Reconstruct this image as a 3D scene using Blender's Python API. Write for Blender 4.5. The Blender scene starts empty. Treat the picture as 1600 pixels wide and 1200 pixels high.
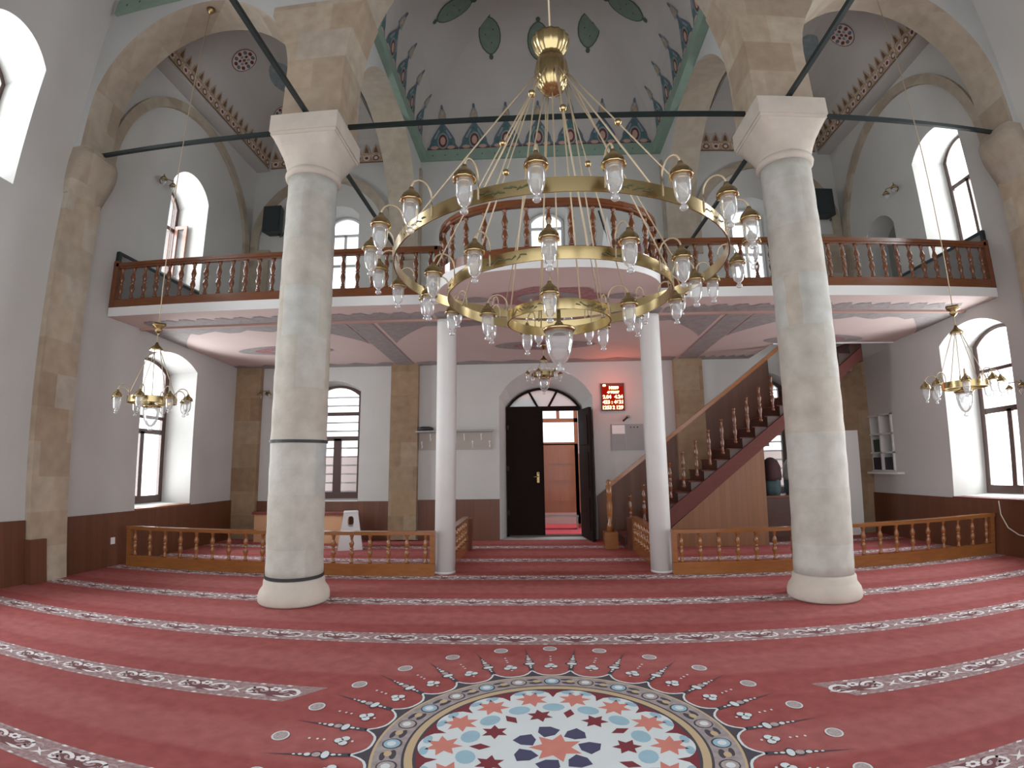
import bpy, math, random
from math import sin, cos, pi, sqrt, radians
from mathutils import Vector, Matrix
random.seed(7)
scn = bpy.context.scene
col = scn.collection
T2 = 2 * pi

# ------------------------------------------------------------------ dimensions of the hall (metres)
W = 6.73          # half width between the side walls
D = 10.79         # back wall
YC = 6.06         # plane of the two big columns
XC = 3.05         # their distance from the axis
YG = 6.92         # front of the gallery
YT = 7.69         # thin gallery columns
ZG = 3.94         # top of the gallery slab
ZTOP = 11.2       # underside of the roof
YF = -1.6         # the open front of what is built
ZS = 6.0          # springing level of the arches
ZV = 8.43         # springing level of the vaults
AY0, AY1 = 5.74, 6.38   # thickness of the cross arches

# ------------------------------------------------------------------ materials
def lin(c):
    return tuple(((v / 255.0) / 12.92 if v / 255.0 <= 0.04045 else ((v / 255.0 + 0.055) / 1.055) ** 2.4) for v in c)

def nodes(name):
    m = bpy.data.materials.new(name); m.use_nodes = True
    nt = m.node_tree; b = nt.nodes['Principled BSDF']
    return m, nt, b

def nd(nt, typ, **kw):
    n = nt.nodes.new(typ)
    for k, v in kw.items(): setattr(n, k, v)
    return n

def math_(nt, op, a, b=None):
    n = nd(nt, 'ShaderNodeMath', operation=op)
    for i, v in enumerate((a, b)):
        if v is None: continue
        if isinstance(v, (int, float)): n.inputs[i].default_value = v
        else: nt.links.new(v, n.inputs[i])
    return n.outputs[0]

def mixc(nt, fac, a, b, mode='MIX'):
    n = nd(nt, 'ShaderNodeMix', data_type='RGBA', blend_type=mode)
    for i, v in ((0, fac), (6, a), (7, b)):
        if isinstance(v, (int, float)): n.inputs[i].default_value = v
        elif isinstance(v, tuple): n.inputs[i].default_value = (*v[:3], 1)
        else: nt.links.new(v, n.inputs[i])
    return n.outputs[2]

def pbr(name, c, rough=.6, metal=0., nz=None, bump=0., spec=None, bscale=None):
    m, nt, b = nodes(name); c = lin(c)
    b.inputs['Roughness'].default_value = rough; b.inputs['Metallic'].default_value = metal
    b.inputs['Base Color'].default_value = (*c, 1)
    if spec is not None: b.inputs['Specular IOR Level'].default_value = spec
    if nz or bump:
        tc = nd(nt, 'ShaderNodeTexCoord')
        no = nd(nt, 'ShaderNodeTexNoise'); no.inputs['Scale'].default_value = (nz or (bscale or 20, 0))[0]; no.inputs['Detail'].default_value = 5
        nt.links.new(tc.outputs['Object'], no.inputs['Vector'])
        if nz:
            am = nz[1]
            r = nd(nt, 'ShaderNodeValToRGB'); r.color_ramp.elements[0].position = .3; r.color_ramp.elements[1].position = .7
            r.color_ramp.elements[0].color = (*[v * (1 - am) for v in c], 1); r.color_ramp.elements[1].color = (*[min(1, v * (1 + am)) for v in c], 1)
            nt.links.new(no.outputs['Fac'], r.inputs[0]); nt.links.new(r.outputs[0], b.inputs['Base Color'])
        if bump:
            n2 = no
            if bscale:
                n2 = nd(nt, 'ShaderNodeTexNoise'); n2.inputs['Scale'].default_value = bscale; n2.inputs['Detail'].default_value = 4
                nt.links.new(tc.outputs['Object'], n2.inputs['Vector'])
            bp = nd(nt, 'ShaderNodeBump'); bp.inputs['Strength'].default_value = bump; bp.inputs['Distance'].default_value = .02
            nt.links.new(n2.outputs['Fac'], bp.inputs['Height']); nt.links.new(bp.outputs[0], b.inputs['Normal'])
    return m

def blocks(name, cols, size, zs, rough=.85, fine=.1, jitter=0.):
    """ashlar: courses of ZS height, blocks of SIZE length, each with a tone of its own"""
    m, nt, b = nodes(name); b.inputs['Roughness'].default_value = rough
    tc = nd(nt, 'ShaderNodeTexCoord'); sp = nd(nt, 'ShaderNodeSeparateXYZ'); nt.links.new(tc.outputs['Object'], sp.inputs[0])
    row = math_(nt, 'FLOOR', math_(nt, 'DIVIDE', sp.outputs[2], zs))
    u = math_(nt, 'ADD', sp.outputs[0], sp.outputs[1])
    cl = math_(nt, 'FLOOR', math_(nt, 'ADD', math_(nt, 'DIVIDE', u, size), math_(nt, 'MULTIPLY', row, .37)))
    cb = nd(nt, 'ShaderNodeCombineXYZ'); nt.links.new(row, cb.inputs[0]); nt.links.new(cl, cb.inputs[1])
    wn = nd(nt, 'ShaderNodeTexWhiteNoise'); nt.links.new(cb.outputs[0], wn.inputs['Vector'])
    r = nd(nt, 'ShaderNodeValToRGB'); cr = r.color_ramp
    while len(cr.elements) < len(cols): cr.elements.new(.5)
    for i, c in enumerate(cols):
        cr.elements[i].position = i / (len(cols) - 1); cr.elements[i].color = (*lin(c), 1)
    nt.links.new(wn.outputs['Value'], r.inputs[0])
    no = nd(nt, 'ShaderNodeTexNoise'); no.inputs['Scale'].default_value = 6; no.inputs['Detail'].default_value = 9
    nt.links.new(tc.outputs['Object'], no.inputs['Vector'])
    g = nd(nt, 'ShaderNodeValToRGB'); g.color_ramp.elements[0].position = .25; g.color_ramp.elements[1].position = .75
    g.color_ramp.elements[0].color = (1 - fine * 2.2, 1 - fine * 2.4, 1 - fine * 2.6, 1); g.color_ramp.elements[1].color = (1, 1, 1, 1)
    nt.links.new(no.outputs['Fac'], g.inputs[0])
    nt.links.new(mixc(nt, 1., r.outputs[0], g.outputs[0], 'MULTIPLY'), b.inputs['Base Color'])
    n2 = nd(nt, 'ShaderNodeTexNoise'); n2.inputs['Scale'].default_value = 30; nt.links.new(tc.outputs['Object'], n2.inputs['Vector'])
    bp = nd(nt, 'ShaderNodeBump'); bp.inputs['Strength'].default_value = .15; bp.inputs['Distance'].default_value = .02
    nt.links.new(n2.outputs['Fac'], bp.inputs['Height']); nt.links.new(bp.outputs[0], b.inputs['Normal'])
    return m

def planks(name, c, width, rough=.45, var=.16, gap=.05, gapdark=.45):
    """boards running upright, each a little different, with a dark joint"""
    m, nt, b = nodes(name); b.inputs['Roughness'].default_value = rough; c = lin(c)
    tc = nd(nt, 'ShaderNodeTexCoord'); sp = nd(nt, 'ShaderNodeSeparateXYZ'); nt.links.new(tc.outputs['Object'], sp.inputs[0])
    u = math_(nt, 'DIVIDE', math_(nt, 'ADD', sp.outputs[0], sp.outputs[1]), width)
    wn = nd(nt, 'ShaderNodeTexWhiteNoise', noise_dimensions='1D'); nt.links.new(math_(nt, 'FLOOR', u), wn.inputs['W'])
    a = mixc(nt, wn.outputs['Value'], tuple(v * (1 - var) for v in c), tuple(v * (1 + var) for v in c))
    mp = nd(nt, 'ShaderNodeMapping'); mp.inputs['Scale'].default_value = (14, 14, 1.2); nt.links.new(tc.outputs['Object'], mp.inputs[0])
    no = nd(nt, 'ShaderNodeTexNoise'); no.inputs['Scale'].default_value = 2.; no.inputs['Detail'].default_value = 6; nt.links.new(mp.outputs[0], no.inputs['Vector'])
    a = mixc(nt, math_(nt, 'MULTIPLY', no.outputs['Fac'], .5), a, tuple(v * .5 for v in c))
    edge = math_(nt, 'LESS_THAN', math_(nt, 'FRACT', u), gap)
    nt.links.new(mixc(nt, math_(nt, 'MULTIPLY', edge, gapdark), a, (0.01, .005, .003)), b.inputs['Base Color'])
    return m

def grainwood(name, c, rough=.35, var=.35, scale=(2, 2, 12)):
    m, nt, b = nodes(name); b.inputs['Roughness'].default_value = rough; c = lin(c)
    tc = nd(nt, 'ShaderNodeTexCoord'); mp = nd(nt, 'ShaderNodeMapping'); mp.inputs['Scale'].default_value = scale
    nt.links.new(tc.outputs['Object'], mp.inputs[0])
    no = nd(nt, 'ShaderNodeTexNoise'); no.inputs['Scale'].default_value = 2.2; no.inputs['Detail'].default_value = 6; no.inputs['Distortion'].default_value = .6
    nt.links.new(mp.outputs[0], no.inputs['Vector'])
    nt.links.new(mixc(nt, no.outputs['Fac'], tuple(v * (1 + var) for v in c), tuple(v * (1 - var) for v in c)), b.inputs['Base Color'])
    b.inputs['Coat Weight'].default_value = .25; b.inputs['Coat Roughness'].default_value = .15
    return m

def glassy(name, tint=(1, 1, 1), clear=.8, rough=.05, body=None):
    """thin glass: mostly see-through, a mirror-like sheen, optionally a milky body"""
    m = bpy.data.materials.new(name); m.use_nodes = True; nt = m.node_tree; nt.nodes.clear()
    o = nd(nt, 'ShaderNodeOutputMaterial'); t = nd(nt, 'ShaderNodeBsdfTransparent'); t.inputs[0].default_value = (*tint, 1)
    g = nd(nt, 'ShaderNodeBsdfGlossy'); g.inputs['Roughness'].default_value = rough
    f = nd(nt, 'ShaderNodeLayerWeight'); f.inputs['Blend'].default_value = .2 if not body else .35
    fr = math_(nt, 'MULTIPLY', f.outputs['Fresnel'], .75)
    a = nd(nt, 'ShaderNodeMixShader'); nt.links.new(fr, a.inputs[0]); nt.links.new(t.outputs[0], a.inputs[1]); nt.links.new(g.outputs[0], a.inputs[2])
    last = a.outputs[0]
    if body:
        d = nd(nt, 'ShaderNodeBsdfDiffuse'); d.inputs[0].default_value = (*lin(body), 1)
        tr = nd(nt, 'ShaderNodeBsdfTranslucent'); tr.inputs[0].default_value = (*lin(body), 1)
        ad = nd(nt, 'ShaderNodeMixShader'); ad.inputs[0].default_value = .5; nt.links.new(d.outputs[0], ad.inputs[1]); nt.links.new(tr.outputs[0], ad.inputs[2])
        mx = nd(nt, 'ShaderNodeMixShader'); mx.inputs[0].default_value = 1 - clear
        nt.links.new(last, mx.inputs[1]); nt.links.new(ad.outputs[0], mx.inputs[2]); last = mx.outputs[0]
    nt.links.new(last, o.inputs[0]); return m

def glow(name, c, s):
    m = bpy.data.materials.new(name); m.use_nodes = True; nt = m.node_tree; nt.nodes.clear()
    o = nd(nt, 'ShaderNodeOutputMaterial'); e = nd(nt, 'ShaderNodeEmission'); e.inputs[0].default_value = (*lin(c), 1); e.inputs[1].default_value = s
    nt.links.new(e.outputs[0], o.inputs[0]); return m

def carpet_mat():
    m, nt, b = nodes('red_prayer_carpet'); b.inputs['Roughness'].default_value = .95; b.inputs['Specular IOR Level'].default_value = .15
    tc = nd(nt, 'ShaderNodeTexCoord'); sp = nd(nt, 'ShaderNodeSeparateXYZ'); nt.links.new(tc.outputs['Object'], sp.inputs[0])
    fr = math_(nt, 'FRACT', math_(nt, 'DIVIDE', math_(nt, 'SUBTRACT', sp.outputs[1], ROW0), ROWP))
    r = nd(nt, 'ShaderNodeValToRGB'); cr = r.color_ramp
    for p in (0.3, .34, .62, .72): cr.elements.new(p)
    tones = [(0, (170, 88, 85)), (.3, (165, 82, 80)), (.345, (176, 99, 95)), (.6, (178, 101, 98)), (.7, (168, 87, 84)), (1., (165, 84, 81))]
    for e, (p, c) in zip(cr.elements, tones): e.position = p; e.color = (*lin(c), 1)
    nt.links.new(fr, r.inputs[0])
    no = nd(nt, 'ShaderNodeTexNoise'); no.inputs['Scale'].default_value = 9; no.inputs['Detail'].default_value = 9; nt.links.new(tc.outputs['Object'], no.inputs['Vector'])
    g = nd(nt, 'ShaderNodeValToRGB'); g.color_ramp.elements[0].position = .3; g.color_ramp.elements[1].position = .7
    g.color_ramp.elements[0].color = (.78, .74, .74, 1); g.color_ramp.elements[1].color = (1.05, 1.05, 1.05, 1); nt.links.new(no.outputs['Fac'], g.inputs[0])
    n2 = nd(nt, 'ShaderNodeTexNoise'); n2.inputs['Scale'].default_value = 140; n2.inputs['Detail'].default_value = 2; nt.links.new(tc.outputs['Object'], n2.inputs['Vector'])
    c = mixc(nt, 1., r.outputs[0], g.outputs[0], 'MULTIPLY')
    c = mixc(nt, math_(nt, 'MULTIPLY', n2.outputs['Fac'], .25), c, lin((90, 30, 34)))
    nt.links.new(c, b.inputs['Base Color'])
    bp = nd(nt, 'ShaderNodeBump'); bp.inputs['Strength'].default_value = .25; bp.inputs['Distance'].default_value = .01
    nt.links.new(n2.outputs['Fac'], bp.inputs['Height']); nt.links.new(bp.outputs[0], b.inputs['Normal'])
    return m

ROW0, ROWP = 3.617, 1.2526        # carpet rows: a patterned stripe every ROWP
M = {}
M['plaster'] = pbr('white_plaster', (188, 187, 183), .9, nz=(1.3, .05), bump=.12, bscale=18)
M['plaster_dim'] = pbr('grey_plaster', (182, 183, 180), .9, nz=(1.1, .05))
M['vault'] = pbr('vault_plaster', (174, 169, 164), .9, nz=(.8, .06))
M['stone'] = blocks('beige_ashlar', [(172, 152, 128), (184, 170, 150), (160, 140, 118), (184, 175, 160), (176, 158, 134)], .7, .46, fine=.12)
M['stone2'] = blocks('brown_ashlar', [(150, 122, 92), (160, 134, 104), (140, 112, 84), (158, 138, 112)], .7, .5, fine=.14)
M['archstone'] = blocks('arch_ashlar', [(168, 154, 137), (178, 166, 148), (158, 142, 124), (174, 164, 150)], .55, .5, fine=.1)
M['marble'] = blocks('column_marble', [(184, 180, 168), (192, 190, 182), (182, 172, 157), (186, 187, 181), (176, 180, 178)], .5, .62, rough=.7, fine=.12)
M['capital'] = pbr('capital_stone', (190, 179, 166), .8, nz=(5, .07), bump=.15, bscale=25)
M['whitepaint'] = pbr('white_painted_column', (222, 221, 218), .55, nz=(2.5, .04))
M['dado'] = planks('brown_wainscot', (100, 58, 36), .11)
M['dado_l'] = planks('tan_wainscot', (140, 84, 50), .11)
M['oak'] = grainwood('varnished_oak', (136, 82, 40), .22)
M['oakd'] = grainwood('dark_varnished_wood', (98, 50, 28), .3)
M['rail'] = grainwood('red_brown_rail', (104, 58, 32), .18)
M['panel'] = planks('stair_side_boards', (128, 82, 50), .1, var=.1, gap=.06, gapdark=.3)
M['stepwood'] = grainwood('dark_step_wood', (60, 32, 22), .4)
M['stepred'] = pbr('stair_carpet', (92, 46, 40), .9, nz=(30, .12))
M['doorwood'] = planks('dark_door_wood', (26, 15, 12), .16, rough=.75, var=.1)
M['doorwood'].node_tree.nodes['Principled BSDF'].inputs['Specular IOR Level'].default_value = .12
M['winwood'] = grainwood('brown_window_wood', (66, 40, 32), .35)
M['winwood_p'] = grainwood('pinkish_sash_wood', (160, 112, 98), .4)
M['iron'] = pbr('dark_green_iron', (22, 34, 34), .5, .2)
M['black'] = pbr('black_band', (28, 28, 32), .6)
M['spk'] = pbr('speaker_black', (26, 34, 36), .5, bump=.3, bscale=80)
M['gold'] = pbr('polished_brass', (186, 164, 116), .22, 1.)
M['goldd'] = pbr('aged_brass', (150, 126, 84), .3, 1.)
M['engrave'] = pbr('engraving_dark', (70, 72, 44), .6, .4)
M['rod'] = pbr('pale_rod', (184, 164, 132), .4, .3)
M['glass'] = glassy('lamp_glass', (.97, .98, .98), .75, .04, (236, 238, 238))
M['pane'] = glassy('window_pane', (.98, .99, 1.), 1.)
M['frost'] = glassy('frosted_fanlight', (.9, .92, .93), .45, .2, (240, 242, 242))
M['green'] = pbr('green_frieze', (120, 142, 128), .85, nz=(6, .06))
M['teal'] = pbr('paint_teal', (64, 98, 100), .85, nz=(14, .25))
M['slate'] = pbr('paint_slate', (84, 94, 106), .85, nz=(14, .2))
M['slatelt'] = pbr('paint_light_slate', (122, 132, 136), .85, nz=(12, .15))
M['maroon'] = pbr('paint_maroon', (88, 46, 42), .85)
M['pinkp'] = pbr('paint_pink', (178, 142, 130), .85)
M['leaf'] = pbr('paint_leaf_green', (100, 116, 104), .85, nz=(8, .1))
M['leafd'] = pbr('paint_leaf_outline', (62, 76, 66), .85)
M['tan'] = pbr('paint_tan', (160, 136, 112), .85, nz=(18, .3))
M['tand'] = pbr('paint_dark_tan', (96, 72, 58), .85)
M['soffit'] = pbr('pink_soffit', (200, 180, 174), .85, nz=(1.2, .04))
M['soforn'] = pbr('soffit_ornament', (142, 136, 135), .85, nz=(10, .14))
M['sofred'] = pbr('soffit_medallion', (150, 104, 104), .85, nz=(16, .25))
M['greyboard'] = pbr('grey_boards', (122, 118, 116), .7, nz=(3, .05))
M['white'] = pbr('white_board', (222, 222, 220), .5)
M['plastic'] = pbr('white_plastic', (226, 226, 226), .35)
M['paper'] = pbr('paper', (238, 238, 236), .7)
M['grey'] = pbr('notice_grey', (146, 145, 144), .6)
M['rack'] = pbr('beige_rack', (166, 156, 146), .6)
M['tancloth'] = pbr('tan_front', (196, 146, 106), .6, nz=(5, .05))
M['redtop'] = pbr('dark_red_top', (112, 44, 34), .4)
M['ledback'] = glow('led_red', (165, 20, 12), .8)
M['ledtext'] = glow('led_digits', (255, 210, 150), 5.)
M['steel'] = pbr('dull_steel', (150, 152, 150), .35, .7)
M['book_g'] = pbr('green_books', (52, 74, 62), .7)
M['book_b'] = pbr('dark_books', (52, 48, 54), .7)
M['jacket_d'] = pbr('maroon_cloth', (58, 30, 34), .9, nz=(8, .15))
M['jacket_g'] = pbr('grey_cloth', (150, 146, 140), .9, nz=(8, .12))
M['teal_cloth'] = pbr('teal_cloth', (54, 72, 76), .9, nz=(8, .12))
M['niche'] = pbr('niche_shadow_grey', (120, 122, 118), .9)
M['cable'] = pbr('white_cable', (206, 204, 190), .6)
M['carpet'] = carpet_mat()
M['c_band'] = pbr('stripe_ground', (156, 124, 124), .95, nz=(38, .35))
M['c_white'] = pbr('stripe_white', (240, 234, 234), .95)
M['c_mauve'] = pbr('stripe_mauve', (178, 154, 156), .95)
M['c_dark'] = pbr('stripe_dark', (108, 60, 62), .95)
M['m_white'] = pbr('medallion_ice', (218, 226, 228), .95, nz=(3, .04))
M['m_salmon'] = pbr('medallion_salmon', (206, 122, 108), .95, nz=(9, .06))
M['m_blue'] = pbr('medallion_blue', (150, 186, 204), .95, nz=(9, .06))
M['m_navy'] = pbr('medallion_navy', (62, 60, 92), .95)
M['m_dred'] = pbr('medallion_dark_red', (116, 34, 44), .95)
M['m_gold'] = pbr('medallion_gold', (196, 170, 132), .95)
M['m_grey'] = pbr('medallion_grey', (158, 146, 146), .95, nz=(18, .22))
M['m_black'] = pbr('medallion_line', (62, 56, 66), .95)
M['m_coin'] = pbr('medallion_coin', (172, 158, 156), .95, nz=(60, .25))

# ------------------------------------------------------------------ mesh building
class MB:
    def __init__(s): s.v = []; s.f = []; s.m = []; s.sm = []
    def add(s, vs, fs, mi=0, smooth=False):
        o = len(s.v); s.v += [tuple(p) for p in vs]
        for f in fs: s.f.append(tuple(i + o for i in f)); s.m.append(mi); s.sm.append(smooth)
        return s
    def box(s, x0, x1, y0, y1, z0, z1, mi=0):
        v = [(x, y, z) for z in (z0, z1) for y in (y0, y1) for x in (x0, x1)]
        return s.add(v, [(0, 2, 3, 1), (4, 5, 7, 6), (0, 1, 5, 4), (2, 6, 7, 3), (0, 4, 6, 2), (1, 3, 7, 5)], mi)
    def bar(s, p, q, w, h, mi=0, up=(0, 0, 1)):
        p, q = Vector(p), Vector(q); d = (q - p).normalized(); r = d.cross(Vector(up)).normalized(); u = r.cross(d)
        v = [b + r * (i * w / 2) + u * (j * h / 2) for b in (p, q) for i, j in ((-1, -1), (1, -1), (1, 1), (-1, 1))]
        return s.add(v, [(0, 1, 2, 3), (7, 6, 5, 4), (0, 4, 5, 1), (1, 5, 6, 2), (2, 6, 7, 3), (3, 7, 4, 0)], mi)
    def lathe(s, prof, c=(0, 0, 0), n=16, mi=0, smooth=True, flute=0, fl=0.):
        v = []
        for r, z in prof:
            for k in range(n):
                a = T2 * k / n; rr = r * (1 + (fl * cos(flute * a) if flute else 0))
                v.append((c[0] + rr * cos(a), c[1] + rr * sin(a), c[2] + z))
        f = [(i * n + k, i * n + (k + 1) % n, (i + 1) * n + (k + 1) % n, (i + 1) * n + k) for i in range(len(prof) - 1) for k in range(n)]
        s.add(v, f, mi, smooth)
        o = len(s.v) - len(v)
        if prof[0][0] > 1e-4: s.f.append(tuple(o + k for k in range(n))[::-1]); s.m.append(mi); s.sm.append(False)
        if prof[-1][0] > 1e-4: s.f.append(tuple(o + (len(prof) - 1) * n + k for k in range(n))); s.m.append(mi); s.sm.append(False)
        return s
    def tube(s, path, r, n=6, mi=0):
        P = [Vector(p) for p in path]; v = []
        for i, p in enumerate(P):
            d = (P[min(i + 1, len(P) - 1)] - P[max(i - 1, 0)]).normalized()
            a = d.cross(Vector((0, 0, 1)))
            if a.length < 1e-3: a = d.cross(Vector((1, 0, 0)))
            a.normalize(); b = a.cross(d); rr = r[i] if isinstance(r, (list, tuple)) else r
            v += [p + a * rr * cos(T2 * k / n) + b * rr * sin(T2 * k / n) for k in range(n)]
        f = [(i * n + k, i * n + (k + 1) % n, (i + 1) * n + (k + 1) % n, (i + 1) * n + k) for i in range(len(P) - 1) for k in range(n)]
        f += [tuple(range(n))[::-1], tuple((len(P) - 1) * n + k for k in range(n))]
        return s.add(v, f, mi, True)
    def poly(s, pts, mi=0): return s.add(pts, [tuple(range(len(pts)))], mi)
    def prism(s, pts, vec, mi=0, mi_side=None):
        n = len(pts); vec = Vector(vec); q = [tuple(Vector(p) + vec) for p in pts]
        s.add(list(pts) + q, [tuple(range(n))[::-1], tuple(range(n, 2 * n))], mi)
        return s.add(list(pts) + q, [(k, (k + 1) % n, n + (k + 1) % n, n + k) for k in range(n)], mi if mi_side is None else mi_side)
    def strip(s, A, B, mi=0, smooth=False, close=False):
        n = len(A); v = list(A) + list(B); k = n if close else n - 1
        return s.add(v, [(i, (i + 1) % n, n + (i + 1) % n, n + i) for i in range(k)], mi, smooth)
    def build(s, name, mats, parent=None, kind=None):
        if not isinstance(mats, (list, tuple)): mats = [mats]
        o = Vector(parent['_org']) if parent is not None else Vector((0, 0, 0))
        me = bpy.data.meshes.new(name); me.from_pydata([tuple(Vector(p) - o) for p in s.v], [], s.f)
        for m_ in mats: me.materials.append(m_)
        me.polygons.foreach_set('material_index', s.m); me.polygons.foreach_set('use_smooth', s.sm); me.update()
        ob = bpy.data.objects.new(name, me); col.objects.link(ob)
        ob['_org'] = tuple(o)
        if parent is not None: ob.parent = parent
        if kind: ob['kind'] = kind
        return ob

def thing(name, label, cat, loc=(0, 0, 0), group=None, kind=None):
    o = bpy.data.objects.new(name, None); col.objects.link(o); o.location = loc; o['_org'] = tuple(loc); o.empty_display_size = .1
    if label: o['label'] = label
    if cat: o['category'] = cat
    if group: o['group'] = group
    if kind: o['kind'] = kind
    return o

def struct(name): return thing(name, None, None, kind='structure')

def tag(o, label, cat, group=None):
    o['label'] = label; o['category'] = cat
    if group: o['group'] = group
    return o

def inst(name, mesh, parent, loc, rz=0., sc=1.):
    o = bpy.data.objects.new(name, mesh); col.objects.link(o); o.parent = parent
    o.location = Vector(loc) - Vector(parent['_org']) if '_org' in parent else loc
    o.rotation_euler.z = rz; o.scale = (sc, sc, sc); o['_org'] = tuple(loc); return o

# ------------------------------------------------------------------ walls with arched openings
def arch_h(h, u):
    c = (h['u0'] + h['u1']) / 2; s = (h['u1'] - h['u0']) / 2; r = h['rise']
    if r <= 0: return h['spring']
    R = (s * s + r * r) / (2 * r); x = min(abs(u - c), s)
    return h['spring'] + sqrt(max(R * R - x * x, 0)) - (R - r)

def outline(h, n=14):
    us = [h['u0'] + (h['u1'] - h['u0']) * k / n for k in range(n + 1)]
    return [(h['u0'], h['z0'])] + [(u, arch_h(h, u)) for u in us] + [(h['u1'], h['z0'])]

def hole(u0, u1, z0, spring, rise, depth=.6, d0=.09, d1=.09, dz=.04):
    h = dict(u0=u0, u1=u1, z0=z0, spring=spring, rise=rise, depth=depth)
    h['out'] = dict(u0=u0 + d0, u1=u1 - d1, z0=z0 + dz, spring=spring - .05, rise=rise * .9)
    return h

def wall(name, mp, u0, u1, z0, z1, holes, mats, back=()):
    mb = MB(); br = {u0, u1}
    for h in holes:
        for k in range(15): br.add(h['u0'] + (h['u1'] - h['u0']) * k / 14)
    br = sorted(br); eps = 1e-5
    for a, b in zip(br, br[1:]):
        if b - a < 1e-6: continue
        mid = (a + b) / 2
        hs = sorted([h for h in holes if h['u0'] < mid < h['u1']], key=lambda h: h['z0'])
        lo = (z0, z0)
        for h in hs:
            mb.poly([mp(a, lo[0], 0), mp(b, lo[1], 0), mp(b, h['z0'], 0), mp(a, h['z0'], 0)])
            lo = (arch_h(h, a), arch_h(h, b))
        mb.poly([mp(a, lo[0], 0), mp(b, lo[1], 0), mp(b, z1, 0), mp(a, z1, 0)])
    for h in holes:
        A = [mp(u, z, 0) for u, z in outline(h)]; B = [mp(u, z, h['depth']) for u, z in outline(h['out'])]
        mb.strip(A, B, 1 if len(mats) > 1 else 0, close=True)
        if h in back: mb.poly(B, len(mats) - 1)
    return mb.build(name, mats, kind='structure')

def window(n, mp, h, mat, transoms=(), mullion=None, fw=.08, pane=True, sill=None, extra=None):
    """frame following the outer outline of an opening, bars, one pane"""
    t = struct('window_%d' % n); o = h['out']; d = h['depth']; mb = MB()
    O = outline(o); cx = (o['u0'] + o['u1']) / 2
    i = dict(u0=o['u0'] + fw, u1=o['u1'] - fw, z0=o['z0'] + fw * 1.3, spring=o['spring'] - fw * .3, rise=o['rise'] * .9)
    I = outline(i)
    for d0, d1 in ((d - .06, d - .06), (d, d)):
        mb.strip([mp(u, z, d0) for u, z in O], [mp(u, z, d1) for u, z in I], close=True)
    mb.strip([mp(u, z, d - .06) for u, z in I], [mp(u, z, d) for u, z in I], close=True)
    def bx(ua, ub, za, zb):
        P = [mp(ua, za, d - .05), mp(ub, zb, d - .005)]
        mb.box(*[f(P[0][k], P[1][k]) for k in range(3) for f in (min, max)])
    for z, th in transoms: bx(i['u0'], i['u1'], z - th / 2, z + th / 2)
    for u, za, zb, th in (mullion or ()): bx(u - th / 2, u + th / 2, za, zb)
    mb.build('window_frame', mat, t)
    if pane: MB().poly([mp(u, z, d - .02) for u, z in I]).build('window_pane', M['pane'], t)
    if sill:
        P = [mp(h['u0'] - .0, h['z0'] - .03, -.03), mp(h['u1'] + .0, h['z0'] + .012, d - .06)]
        MB().box(*[f(P[0][k], P[1][k]) for k in range(3) for f in (min, max)]).build('window_sill', sill, t)
    return t

mpL = lambda u, z, d: (-W - d, u, z)
mpR = lambda u, z, d: (W + d, u, z)
mpB = lambda u, z, d: (u, D + d, z)

hLL = hole(7.86, 9.31, .83, 3.33, .24, .6, .09, .09)
hLU = hole(8.03, 9.14, 4.93, 6.74, .36, .72, .02, .0)
hLF = hole(3.45, 4.88, 5.02, 6.78, .36, .85, .06, .04)
hLA = hole(3.5, 4.95, .83, 3.33, .24, .6)
hRL = hole(6.88, 8.40, .82, 3.36, .26, .6, .1, .17)
hRU = hole(7.0, 8.27, 4.9, 6.72, .3, .6, .1, .18)
hRN = hole(9.08, 10.0, ZG + .01, 5.95, .3, .45, .02, .02, 0)
hRA = hole(3.5, 4.95, .83, 3.33, .24, .6)
hRF = hole(3.72, 4.88, 5.02, 6.85, .3, .6)
hRS = hole(9.96, 10.72, 1.27, 2.36, 0, .22, 0, 0, 0)
hRS['out'] = dict(u0=9.96, u1=10.72, z0=1.27, spring=2.36, rise=0)
wall('wall_left', mpL, YF, D, 0, ZTOP, [hLL, hLU, hLF, hLA], [M['plaster'], M['plaster']])
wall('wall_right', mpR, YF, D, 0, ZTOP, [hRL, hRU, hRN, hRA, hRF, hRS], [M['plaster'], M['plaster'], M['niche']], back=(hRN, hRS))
hBL = hole(-5.14, -3.96, .8, 3.14, .22, .35, .04, .04)
hBR = hole(3.96, 5.14, .8, 3.14, .22, .35, .04, .04)
hGL = hole(-5.08, -4.14, 5.38, 7.2, .22, .5, .06, .06)
hGC = hole(-.34, .58, 5.38, 7.12, .22, .5, .06, .06)
hGR = hole(4.2, 5.14, 5.38, 7.1, .22, .5, .06, .06)
hDO = hole(-.98, 1.0, 0, 2.94, .6, .5, .13, .22, 0)
hDO['out'] = dict(u0=-.85, u1=.78, z0=0, spring=2.74, rise=.44)
wall('wall_back', mpB, -W, W, 0, ZTOP, [hBL, hBR, hGL, hGC, hGR, hDO], [M['plaster'], M['plaster']])

MUL = lambda h, za, zb, th=.07: (((h['u0'] + h['u1']) / 2, za, zb, th),)
window(1, mpL, hLL, M['winwood'], ((2.42, .06), (2.16, .09)), ((8.62, .95, 2.16, .1),), .1, sill=M['dado_l'])
t = window(2, mpL, hLU, M['winwood'], ((6.2, .08),), MUL(hLU, 5, 6.2))
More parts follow.
